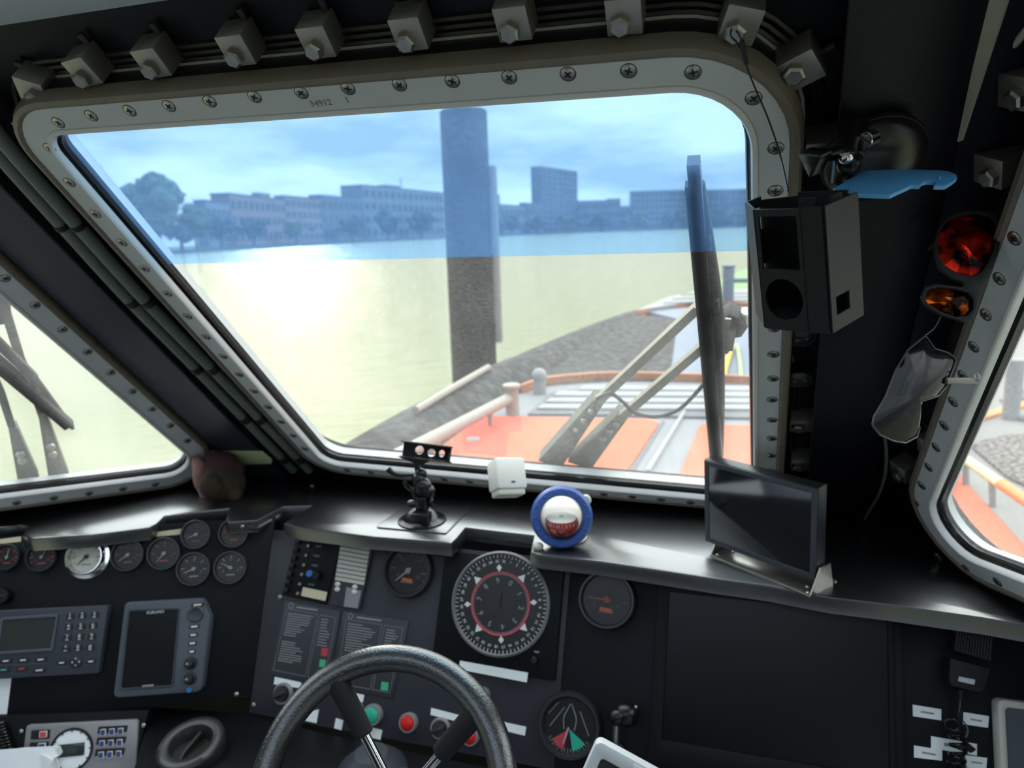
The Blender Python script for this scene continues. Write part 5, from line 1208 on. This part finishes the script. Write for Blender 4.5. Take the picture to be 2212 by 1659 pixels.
# bracket lever below the shelf gap
t = thing('shelf_latch', 'small black latch bolted under the gap in the dash shelf', 'latch', SH.mat(545, 1124))
m = MB(); a, b, d_ = [SH.hit(*p)-SH.hit(545, 1124)-Vector((0, .0, .02)) for p in [(500, 1118), (556, 1124), (600, 1100)]]; m.tube([a, b, d_], .008, 10); m.done('lever', 'bezel_black', t)
m = MB(); m.ball((a+b)/2+Vector((0, -.01, .004)), .005); m.done('bolt', 'steel', t)
# ================================================================== outside
def ground(x, y, z): return Plane((0, 0, z), (1, 0, 0), (0, 1, 0)).hit(x, y)
def flat(name, pts, z, th, m_, label=None, cat=None, kind=None, M=None, bev=0.0):
    m = MB(); ps = [ground(x, y, z) for x, y in pts]; m.plate([(p.x, p.y) for p in ps], z-th, z, bev=bev); o = m.done(name, m_)
    return tag(o, label, cat, kind=kind) if label else o
# water
wm = bpy.data.materials.new('river_water'); wm.use_nodes = True; nt = wm.node_tree; b = nt.nodes['Principled BSDF']
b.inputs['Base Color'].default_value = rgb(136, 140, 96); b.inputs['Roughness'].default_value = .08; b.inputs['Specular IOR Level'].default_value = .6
_t = nt.nodes.new('ShaderNodeTexCoord'); _m1 = nt.nodes.new('ShaderNodeMapping'); _m1.vector_type = 'TEXTURE'; _m1.inputs['Scale'].default_value = (2.4, .8, 1); _m1.inputs['Rotation'].default_value = (0, 0, .585)
_n1 = nt.nodes.new('ShaderNodeTexNoise'); _n1.inputs['Scale'].default_value = 1.6; _n1.inputs['Detail'].default_value = 8; _n1.inputs['Roughness'].default_value = .66
_b1 = nt.nodes.new('ShaderNodeBump'); _b1.inputs['Strength'].default_value = .9; _b1.inputs['Distance'].default_value = .16
nt.links.new(_t.outputs['Object'], _m1.inputs['Vector']); nt.links.new(_m1.outputs['Vector'], _n1.inputs['Vector']); nt.links.new(_n1.outputs['Fac'], _b1.inputs['Height']); nt.links.new(_b1.outputs['Normal'], b.inputs['Normal'])
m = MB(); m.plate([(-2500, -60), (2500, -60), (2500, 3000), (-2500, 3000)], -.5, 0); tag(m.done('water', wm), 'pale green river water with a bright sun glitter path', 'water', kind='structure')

# ---- far shore
def dist_at(x):
    ks = [(-200, 190), (350, 225), (740, 420), (1073, 640), (1250, 850), (1800, 950)]
    for (a, da), (c, dc) in zip(ks, ks[1:]):
        if x <= c: return da+(dc-da)*max(0, (x-a))/(c-a)
    return ks[-1][1]
def hor_y(x): return 501.0-.0332*(x-CX)
def bearing(x):
    d = ray(x, hor_y(x)); d.z = 0; return d.normalized()
def far(x, dd=0.0): d = bearing(x); D = dist_at(x)+dd; return Vector((d.x*D, d.y*D, 0))
def zof(x, y, p):
    r = ray(x, y); k = Vector((p.x, p.y)).length/Vector((r.x, r.y)).length; return CAM.z+r.z*k
m = MB(); xs_ = list(range(-200, 1801, 100)); f = [far(x, -16) for x in xs_]; k = [far(x, 260) for x in xs_]
m.plate([(p.x, p.y) for p in f+k[::-1]], -.3, .9); tag(m.done('shore', 'foliage_dark'), 'low dark far shore of the river', 'shore', kind='structure')
def building(name, x0, x1, yt, label, mt, dd=12, roof='roof_dark', rows=4, cols=8, pent=None, roofh=.6, pale=False):
    a, c = far(x0, dd), far(x1, dd); c0 = (a+c)/2; u = (c-a).normalized(); wdt = (c-a).length; n = Vector((u.y, -u.x, 0))
    if n.dot(-c0) < 0: n = -n
    zt = zof((x0+x1)/2, yt, c0); t = thing(name, label, 'building', Plane(c0, u, Vector((0, 0, 1))).frame(c0), 'buildings on the far shore')
    dep = max(4, wdt*.12); sg = 1.0 if t.matrix_world.to_3x3().col[2].dot(n) > 0 else -1.0
    m = MB(); m.box((0, zt/2+.4, -sg*dep/2), (wdt-.6, zt-.8, dep)); m.done('walls', mt, t, ang=0)
    m = MB(); m.box((0, zt+roofh/2, -sg*dep/2), (wdt-.2, roofh, dep+.3)); m.done('roof', roof, t, ang=0)
    m = MB(); hh = zt-2
    for r in range(rows):
        for q in range(cols): m.box((-wdt/2+wdt*(q+.5)/cols, 1.5+hh*(r+.5)/rows, sg*.05), (wdt/cols*.55, hh/rows*.5, .3))
    m.done('window_rows', 'window_pale' if pale else 'window_dark', t, ang=0)
    if pent:
        m = MB(); m.box((pent[0]*wdt, zt+roofh+pent[2]/2, -sg*dep/2), (pent[1]*wdt, pent[2], dep*.5)); m.done('penthouse', mt, t, ang=0)
    return t, wdt, zt, sg
building('warehouse', 452, 505, 438, 'low grey building behind the left trees', 'stone_grey', rows=2, cols=5)
building('brick_block', 505, 622, 427, 'broad reddish-brown block left of the glitter path', 'brick_brown', rows=3, cols=10, pent=(.2, .2, 2))
building('apartment_block', 622, 700, 428, 'reddish block with a flat roof above the glitter path', 'brick_brown', rows=4, cols=7)
building('grey_block', 700, 790, 427, 'dark grey block between the reddish blocks and the long building', 'stone_dark', rows=3, cols=8)
building('long_building', 790, 962, 410, 'long grey-blue building just left of the mooring pile', 'stone_grey', rows=4, cols=14, dd=20, pent=(-.1, .15, 2))
building('narrow_block', 1062, 1082, 421, 'narrow dark block just right of the mooring pile', 'stone_dark', rows=4, cols=3)
building('low_block', 1082, 1135, 444, 'low block between mooring pile and tower', 'stone_grey', rows=2, cols=6)
building('terrace_block', 1135, 1172, 440, 'low terrace block at the left foot of the tower', 'stone_dark', rows=2, cols=4)
tw, _wd, _zt, _sg = building('tower_block', 1172, 1249, 366, 'tall dark tower block standing above the far shore', 'stone_dark', rows=11, cols=7, dd=30)
m = MB(); m.box((-_wd*.42, _zt+.9, _sg*.5), (_wd*.16, 2.2, .5)); m.done('roof_sign', 'sign_amber', tw, ang=0)
building('office_block', 1249, 1312, 434, 'low office block at the right foot of the tower', 'stone_grey', rows=3, cols=7)
building('stepped_block', 1312, 1341, 430, 'narrow block right before the gap in the skyline', 'stone_grey', rows=3, cols=4)
building('low_building', 1341, 1364, 446, 'low building in the bright gap of the skyline', 'stone_grey', rows=2, cols=3)
building('slab_building', 1364, 1500, 412, 'wide slab building left of the wiper blade', 'stone_grey', rows=6, cols=14)
building('office_slab', 1503, 1700, 409, 'wide slab building behind and right of the wiper blade', 'stone_dark', rows=6, cols=16)
p = far(873, 45); z0_, z1_ = zof(873, 412, p), zof(873, 384, p); m = MB(); m.cyl((p.x, p.y, z0_-2), (p.x, p.y, z1_), .35); tag(m.done('mast', 'stone_grey'), 'thin mast on the long building left of the mooring pile', 'mast')
def tree(x, yt, wpx, label, mt='foliage', dd=-3, n=16):
    p = far(x, dd-9); D = p.length; zt = zof(x, yt, p); R = wpx*D/FPX/2; t = thing('tree', label, 'tree', Matrix.Translation(p), 'trees on the far shore')
    m = MB(); zb = min(zt*.35, 4.0)
    for i in range(n):
        a = random.uniform(0, 6.28); f = -1+2*(i+.5)/n; sr = min(R, (zt-zb)/2)*.36*random.uniform(.75, 1.1); rr_ = max(0, R-sr)*math.sqrt(1-f*f)*random.uniform(.35, 1)
        m.ball((rr_*math.cos(a), rr_*math.sin(a), (zb+zt)/2+((zt-zb)/2-sr*.8)*f), sr, (1, 1, .85), 14)
    m.ball((0, 0, (zb+zt)/2), min(R, (zt-zb)/2)*.72, (1, 1, 1), 16)
    for v in m.bm.verts: v.co += Vector((random.uniform(-1, 1), random.uniform(-1, 1), random.uniform(-1, 1)))*R*.06
    m.done('crown', mt, t); m = MB(); m.cyl((0, 0, .3), (0, 0, zb+1.5), R*.07, R*.05); m.done('trunk', 'bark', t)
for a in [(222, 338, 60, 'small high tree crown at the far left of the windscreen'), (345, 372, 150, 'large tree on the left shore under the film', 'foliage', -4, 26), (268, 425, 90, 'bushy tree left of the large one'), (392, 482, 110, 'low bush between the large tree and the rounded one', 'foliage_dark', -5), (310, 486, 100, 'low bush at the foot of the large left tree', 'foliage_dark', -5), (424, 438, 80, 'rounded tree right of the large one'), (478, 462, 80, 'low dark tree before the grey building', 'foliage_dark', -5), (548, 470, 90, 'low tree in front of the broad reddish block', 'foliage_dark', -5), (640, 478, 90, 'low shore tree above the bright glitter', 'foliage', -5), (760, 465, 80, 'dark shore tree before the grey block', 'foliage_dark', -6), (838, 448, 80, 'taller dark tree before the long building', 'foliage_dark', -6), (910, 455, 70, 'dark tree close left of the mooring pile', 'foliage_dark', -6), (1105, 462, 60, 'shore tree close right of the mooring pile', 'foliage', -6), (1160, 466, 60, 'shore tree left below the tower', 'foliage_dark', -6), (1225, 462, 60, 'shore tree below the tower', 'foliage', -6), (1300, 458, 70, 'shore tree right of the tower', 'foliage_dark', -6), (1375, 455, 70, 'shore tree before the wide slab building', 'foliage', -6), (1450, 455, 70, 'shore tree just left of the wiper blade', 'foliage_dark', -6), (1580, 452, 90, 'shore tree right of the wiper blade', 'foliage', -6)]: tree(*a)

# ---- mooring pile
PD = 8.6; d = bearing(1012); base = Vector((d.x*PD, d.y*PD, 0)); zt = zof(998, 238, base)
t = thing('mooring_pile', 'dark steel mooring pile standing in the river with a pipe on its right side', 'pile', Matrix.Translation(base)); R = 97*PD/FPX/2
m = MB(); m.lathe([(0, -1), (R*1.02, -1), (R*1.02, zt*.45), (R, zt-.02), (R-.02, zt), (0, zt+.01)], 40); m.done('tube', 'pile_steel', t)
m = MB(); m.lathe([(R+.004, zt*.62), (R+.006, zt*.62+.02), (R+.004, zt*.62+.04)], 40, closed=True); m.done('weld_seam', 'pile_steel', t)
rt = Vector((d.y, -d.x, 0)); za, zb = zof(1060, 358, base), zof(1070, 738, base)
m = MB(); q = rt*(R+.03)-d*.05; m.cyl(q+Vector((0, 0, zb)), q+Vector((0, 0, za)), .055, bev=.01); m.done('side_pipe', 'pile_pipe', t)
m = MB()
for z in (zb+.2, (za+zb)/2, za-.2): m.box(rt*(R-.01)-d*.05+Vector((0, 0, z)), (.08, .08, .05))
m.done('pipe_bracket', 'pile_steel', t)

# ---- foredeck
DZ = 1.85
deck = thing('foredeck', 'grey foredeck of the boat ahead of the windscreen', 'deck', Matrix.Translation((0, 3, DZ)), kind='structure'); di = deck.matrix_world.inverted()
def dpart(name, pts, z0, z1, m_, bev=0.0):
    m = MB(); ps = [ground(x, y, DZ) for x, y in pts]; m.plate([(p.x, p.y) for p in ps], DZ+z0, DZ+z1, bev=bev); return m.done(name, m_, deck, di)
dpart('deck_plate', [(700, 1075), (905, 965), (1035, 895), (1120, 852), (1190, 832), (1300, 822), (1640, 830), (2000, 845), (2050, 1000), (1800, 1250), (700, 1150)], -.06, 0, 'deck_grey')
dpart('non_slip_panel', [(1027, 901), (1404, 909), (1424, 918), (1361, 1012), (1300, 1110), (800, 1090), (800, 1015), (942, 941)], 0, .012, 'deck_orange', .004)
dpart('non_slip_panel', [(1518, 920), (1900, 930), (1900, 1120), (1420, 1110), (1470, 1022), (1510, 924)], 0, .012, 'deck_orange', .004)
o = dpart('worn_patch', [(1000, 905), (1126, 904), (1126, 934), (1098, 938), (1092, 990), (1000, 980)], .011, .014, 'deck_orange_deep'); o['label'] = 'deeper orange patch of deck covering'
dpart('white_mark', [(1008, 951), (1035, 949), (1037, 956), (1010, 959)], .014, .016, 'deck_white')
dpart('grating_base', [(1140, 899), (1192, 852), (1290, 839), (1655, 842), (1655, 908), (1232, 899)], 0, .015, 'deck_groove')
for i, (y, xl) in enumerate([(845, 1250), (858, 1195), (872, 1178), (886, 1160)]): dpart('grating_plank', [(xl, y+5+.004*0), (xl+12, y-4), (1650, y-2), (1650, y+8)], .015, .03, 'deck_white', .004)
dpart('centre_ridge', [(1394, 1024), (1404, 1024), (1501, 862), (1495, 861)], 0, .02, 'deck_white'); dpart('centre_groove', [(1354, 1030), (1362, 1030), (1436, 912), (1430, 911)], 0, .006, 'deck_groove')
_tp = [ground(x, y, DZ) for x, y in [(1128, 850), (1160, 838), (1200, 830), (1300, 822), (1400, 822), (1520, 826), (1640, 832), (1760, 842)]]
m = MB(); m.loft([[p+Vector((0, 0, -.02)), p+Vector((0, 0, .055)), p+Vector((-.02, .045, .055)), p+Vector((-.02, .045, -.02))] for p in smooth_path(_tp, 5)], cap=True); m.done('edge_trim', 'trim_orange', deck, di)
# rising bow section
pa, pb, pc = ground(1176, 834, DZ), ground(1620, 829, DZ), ground(1560, 668, 2.02)
FD = Plane(pa, pb-pa, pc-pa)
bow = thing('bow_section', 'dark-sided bow of the boat rising beyond the foredeck', 'bow', Matrix.Translation(pa)); bi = bow.matrix_world.inverted()
def bpart(name, pts, th, m_, off=0.0):
    m = MB(); o = FD.hit(*pts[0]); m.plate(FD.rel(pts[0], pts)[::-1] if False else FD.rel(pts[0], pts), off-th, off); return m.done(name, m_, bow, bi @ FD.frame(o))
bpart('bulwark_side', [(1120, 856), (1176, 834), (1300, 824), (1446, 821), (1464, 688), (1374, 680), (1263, 724), (1132, 785), (1078, 805), (985, 862)], .05, 'fender')
bpart('bow_plating', [(1446, 822), (1900, 836), (1900, 670), (1520, 660), (1400, 672), (1464, 688)], .05, 'deck_blue', -.005)
m = MB(); m.loft([[q+Vector((0, 0, -.05)), q+Vector((0, 0, .03)), q+Vector((.02, .12, .03)), q+Vector((.02, .12, -.05))] for q in smooth_path([FD.hit(x, y) for x, y in [(1372, 681), (1420, 668), (1500, 659), (1580, 659), (1700, 664)]], 4)], cap=True); m.done('gunwale_trim', 'trim_orange', bow, bi)
bpart('bow_planking', [(1376, 676), (1440, 648), (1520, 632), (1700, 628), (1700, 662), (1580, 656), (1500, 656)], .05, 'deck_white', .03)
for i in range(3): bpart('plank_groove', [(1430+20*i, 662-9*i), (1700, 654-8*i), (1700, 651-8*i), (1436+20*i, 659-9*i)], .01, 'deck_groove', .035)
# rubber collar along the port side
m = MB(); cp_ = [ground(x, y, 1.98)-Vector((0, 0, .30)) for x, y in [(560, 1140), (730, 1020), (860, 934), (968, 870), (1078, 806), (1150, 776), (1263, 724), (1375, 680), (1450, 660)]]
off = [Vector((-.1, .22, 0))]*len(cp_); m.tube([p+o_ for p, o_ in zip(cp_, off)], .3, 18, sub=5); m.done('rubber_collar', 'fender', bow, bi)
m = MB(); cp2 = [ground(x, y, 1.98) for x, y in [(900, 905), (975, 858), (1060, 806)]]; m.tube([p+Vector((-.05, .1, .02)) for p in cp2], .022, 8, sub=4); m.done('collar_bead', 'pole_pale', bow, bi)
p = FD.hit(1572, 655); hgt = 78*((p-CAM).dot(FWD))/FPX; wd = hgt*.16
t = thing('mooring_bitt', 'grey mooring bitt with a side arm at the tip of the bow', 'bitt', Matrix.Translation(p)); m = MB(); m.cyl((0, 0, -.02), (0, 0, hgt), wd, bev=.01); m.cyl((0, 0, hgt-.004), (0, 0, hgt+.02), wd*1.15, bev=.005); m.done('post', 'deck_blue', t); m = MB(); m.cyl((0, 0, hgt*.62), (wd*4.6, wd*.5, hgt*.62), wd*.42, bev=.01); m.done('arm', 'deck_blue', t)
# stanchion and hand rail
p = ground(1107, 896, DZ); sd_ = (p-CAM).dot(FWD); hh = 68*sd_/FPX; R = 15*sd_/FPX
t = thing('bollard', 'pale bollard post at the left of the foredeck', 'bollard', Matrix.Translation(p)); m = MB(); m.cyl((0, 0, -.005), (0, 0, hh*.86), R, bev=.004); m.done('post', 'pole_pale', t); m = MB(); m.lathe([(R, hh*.84), (R*1.3, hh*.88), (R*1.3, hh*.97), (R*1.1, hh), (0, hh)], 24); m.done('cap', 'pole_pale', t)
t = thing('hand_rail', 'pale tubular hand rail running back from the bollard along the port side', 'rail', Matrix.Translation(p)); pts = [p+Vector((-.01, 0, hh*.55)), ground(905, 962, DZ+.12), ground(700, 1062, DZ+.12)]
m = MB(); m.tube([q-p for q in pts], .032, 12, sub=4); m.done('tube', 'pole_pale', t)
m = MB()
_rp = smooth_path(pts, 6)
for i_ in (2, 5, 8): q = _rp[i_]-p; m.cyl(Vector((q.x, q.y, -.005)), q, .014)
m.done('rail_support', 'pole_pale', t)
p = ground(1166, 850, DZ); t = thing('deck_fitting', 'small white deck fitting between bollard and orange edge trim', 'fitting', Matrix.Translation(p)); m = MB(); m.cyl((0, 0, -.01), (0, 0, .12), .045, .04, bev=.006); m.ball((0, 0, .12), .05); m.done('body', 'deck_white', t)
m = MB(); q = [FD.hit(x, y, .03) for x, y in [(1582, 745), (1572, 775), (1562, 812)]]; m.tube(q, .02, 8, sub=4); tag(m.done('yellow_rope', 'rope_yellow'), 'short yellow rope hanging at the bow right of the wiper', 'rope')
m = MB(); q = [FD.hit(x, y, .02) for x, y in [(1592, 745), (1598, 780), (1601, 815)]]; m.tube(q, .012, 8, sub=4); tag(m.done('green_rope', 'rope_green'), 'thin pale green rope next to the yellow rope', 'rope')

# ---- windscreen wiper outside the glass
t = thing('windscreen_wiper', 'large wiper with upright blade and two parallel arms outside the windscreen', 'wiper', W.mat(1500, 800, -.04)); wi = t.matrix_world.inverted()
def wp(x, y, off): return W.hit(x, y, off)
def bar(m, a, b_, wa, wb, th, pl):
    d_ = (b_-a).normalized(); s_ = pl.n.cross(d_).normalized()
    m.hull([a+s_*wa, a-s_*wa, b_+s_*wb, b_-s_*wb]+[p-pl.n*th for p in (a+s_*wa, a-s_*wa, b_+s_*wb, b_-s_*wb)])
m = MB(); bar(m, wp(1497, 357, -.034), wp(1549, 992, -.034), .0085, .0115, .02, W); bar(m, wp(1487, 405, -.034), wp(1541, 992, -.034), .005, .008, .014, W); m.done('rubber_blade', 'wiper_black', t, wi)
m = MB(); m.tube([wp(x, y, -.06) for x, y in [(1512, 395), (1527, 500), (1542, 610), (1550, 690), (1553, 780), (1556, 880), (1556, 985)]], [.007, .009, .011, .012, .011, .009, .007], 10, sub=4)
for x, y in [(1528, 520), (1546, 650), (1552, 780), (1556, 880)]: m.box((0, 0, 0), (.012, .03, .03), .003, M=W.frame(wp(x, y, -.055)))
m.done('blade_yoke', 'wiper_grey', t, wi)
for (a, k_, b_) in (((1188, 1003), (1293, 868), (1508, 668)), ((1252, 1006), (1345, 900), (1525, 748))):
    m = MB(); bar(m, wp(*a, -.1), wp(*k_, -.1), .033, .013, .03, W); m.done('arm_base', 'wiper_metal', t, wi)
    m = MB(); bar(m, wp(k_[0]-12, k_[1]+12, -.1), wp(*b_, -.085), .011, .009, .012, W); m.done('arm', 'wiper_pale', t, wi)
    m = MB()
    for f_ in (.55, .7, .85): q = wp(a[0]+(k_[0]-a[0])*f_, a[1]+(k_[1]-a[1])*f_, -.095); m.ball(q, .008)
    m.done('arm_bolt', 'zinc', t, wi)
m = MB(); hq = [(1556, 690), (1575, 678), (1600, 690), (1618, 712), (1604, 732), (1580, 736), (1560, 720)]; m.plate(W.rel((1585, 705), hq)[::-1], -.03, 0, bev=.004); m.done('head_bracket', 'wiper_black', t, wi @ W.mat(1585, 705, -.08))
m = MB(); m.cyl(wp(1612, 672, -.1), wp(1608, 700, -.1), .012, bev=.003); bar(m, wp(1573, 690, -.075), wp(1569, 712, -.075), .005, .005, .004, W); bar(m, wp(1576, 715, -.075), wp(1570, 758, -.075), .011, .011, .01, W); m.cyl(wp(1552, 745, -.09), wp(1572, 755, -.09), .01); m.done('head_pin', 'zinc', t, wi)
m = MB(); m.tube([wp(x, y, -.075) for x, y in [(1288, 862), (1318, 850), (1345, 868), (1372, 892), (1420, 900), (1470, 882), (1522, 828)]], .0042, 8, sub=6); m.tube([wp(x, y, -.09) for x, y in [(1282, 868), (1284, 895), (1262, 925), (1238, 945)]], .003, 8, sub=4); m.done('washer_hose', 'wiper_grey', t, wi)
# ---- left wiper
t = thing('side_wiper', 'dark wiper with two arms outside the left window', 'wiper', LW.mat(60, 900, -.04)); wi = t.matrix_world.inverted()
def lp_(x, y, off): return LW.hit(x, y, off)
m = MB(); bar(m, lp_(-80, 730, -.036), lp_(150, 925, -.036), .012, .012, .02, LW); m.done('rubber_blade', 'wiper_black', t, wi)
m = MB(); bar(m, lp_(-60, 690, -.06), lp_(75, 820, -.06), .011, .009, .012, LW); bar(m, lp_(75, 820, -.06), lp_(158, 928, -.05), .007, .004, .01, LW); bar(m, lp_(-60, 725, -.06), lp_(60, 830, -.06), .006, .006, .01, LW); bar(m, lp_(95, 868, -.058), lp_(125, 905, -.05), .006, .006, .01, LW); m.done('blade_yoke', 'wiper_grey', t, wi)
for pts, ws in (([(-15, 560), (8, 660), (45, 780), (75, 850), (92, 900)], .009), ([(-40, 760), (2, 850), (28, 930)], .008)):
    m = MB()
    for a, b_ in zip(pts, pts[1:]): bar(m, lp_(*a, -.09), lp_(*b_, -.09), ws, ws, .012, LW)
    m.done('arm', 'wiper_grey', t, wi)
for a, b_ in (((92, 896), (128, 1032)), ((28, 926), (62, 1036))):
    m = MB(); bar(m, lp_(*a, -.085), lp_(*b_, -.085), .009, .024, .025, LW); m.done('arm_base', 'wiper_metal', t, wi)
    m = MB()
    for f_ in (.5, .62): m.ball(lp_(a[0]+(b_[0]-a[0])*f_-1, a[1]+(b_[1]-a[1])*f_, -.08), .011)
    m.done('arm_bolt', 'zinc', t, wi)
m = MB(); bar(m, lp_(-20, 600, -.08), lp_(12, 700, -.08), .03, .012, .02, LW); m.done('pivot_bracket', 'wiper_grey', t, wi)

# ---- starboard side : side deck, rail, quay
sdk = thing('side_deck', 'starboard side deck with an orange covering beyond the right window', 'deck', Matrix.Translation((1, 2.5, 1.75)), kind='structure'); si = sdk.matrix_world.inverted()
def spart(name, pts, z0, z1, m_):
    m = MB(); ps = [ground(x, y, 1.75) for x, y in pts]; m.plate([(p.x, p.y) for p in ps], 1.75+z0, 1.75+z1); return m.done(name, m_, sdk, si)
spart('deck_plate', [(2020, 985), (2075, 1012), (2330, 1262), (2330, 1500), (1980, 1450), (1960, 1000)], -.05, 0, 'deck_grey')
spart('non_slip_cover', [(2016, 990), (2058, 1015), (2212, 1186), (2300, 1290), (2300, 1460), (1990, 1420), (1975, 1010)], 0, .012, 'deck_orange')
spart('deck_edge', [(2062, 1014), (2216, 1184), (2330, 1290), (2330, 1262), (2105, 1018)], -.01, .004, 'quay')
t = thing('side_rail', 'low side rail painted pale yellow and orange beyond the right window', 'rail', Matrix.Translation(ground(2075, 1015, 1.75))); ti = t.matrix_world.inverted()
a, b_, c_ = ground(2068, 980, 1.87), ground(2163, 1046, 1.87), ground(2260, 1112, 1.87)
m = MB(); m.cyl(a, b_, .02); m.done('pale_tube', 'pole_yellow', t, ti); m = MB(); m.cyl(b_, c_, .022); m.done('orange_tube', 'pole_orange', t, ti)
m = MB()
for f_ in (.2, .8): q = a+(b_-a)*f_; m.cyl(q, Vector((q.x+.01, q.y-.02, 1.74)), .013)
m.done('rail_support', 'deck_white', t, ti)
Q0 = 1.1
flat('quay', [(2010, 985), (1960, 830), (1990, 600), (2800, 560), (3200, 1600), (2300, 1400)], Q0, .4, 'quay', 'pale concrete quay beyond the right window', 'quay', kind='structure')
o = flat('gravel_bed', [(2098, 962), (2130, 948), (2180, 938), (2300, 930), (2400, 1010), (2300, 1090), (2180, 1030), (2130, 990)], Q0+.02, .03, 'gravel', 'dark gravel patch on the quay beside the side rail', 'gravel', kind='stuff')
o = flat('gravel_strip', [(2160, 862), (2230, 832), (2300, 822), (2300, 838), (2175, 872)], Q0+.02, .03, 'gravel', 'narrow dark gravel strip beyond the yellow line', 'gravel', kind='stuff')
m = MB(); a, b_ = ground(2095, 912, Q0), ground(2330, 842, Q0); d_ = (b_-a).normalized(); s_ = Vector((-d_.y, d_.x, 0))*.05; m.plate([tuple((a-s_).xy), tuple((b_-s_).xy), tuple((b_+s_).xy), tuple((a+s_).xy)], Q0, Q0+.03); tag(m.done('yellow_line', 'pole_orange'), 'yellow painted line crossing the quay', 'line')
p = ground(2182, 905, Q0); t = thing('quay_post', 'white post on the quay behind the yellow line', 'post', Matrix.Translation(p)); m = MB(); m.cyl((0, 0, 0), (0, 0, .55), .07, bev=.01); m.done('shaft', 'deck_white', t); m = MB(); m.tube([(0, 0, .02), (.25, -.12, .03), (.5, -.2, .03)], .04, 8, sub=3); m.done('foot', 'deck_white', t)
p0, p1 = ground(2150, 772, Q0), ground(2500, 690, Q0); m = MB(); dq = Vector((p0.x, p0.y, 0)).normalized(); e0 = [p0-Vector((p0.y, -p0.x, 0)).normalized()*6, p1]
m.hull([e0[0], e0[1], e0[0]+dq*40+Vector((0, 0, 2.4)), e0[1]+dq*40+Vector((0, 0, 2.4)), e0[0]+dq*40, e0[1]+dq*40]); tag(m.done('grass_bank', 'grass'), 'pale green grass bank beyond the quay', 'grass', kind='structure')
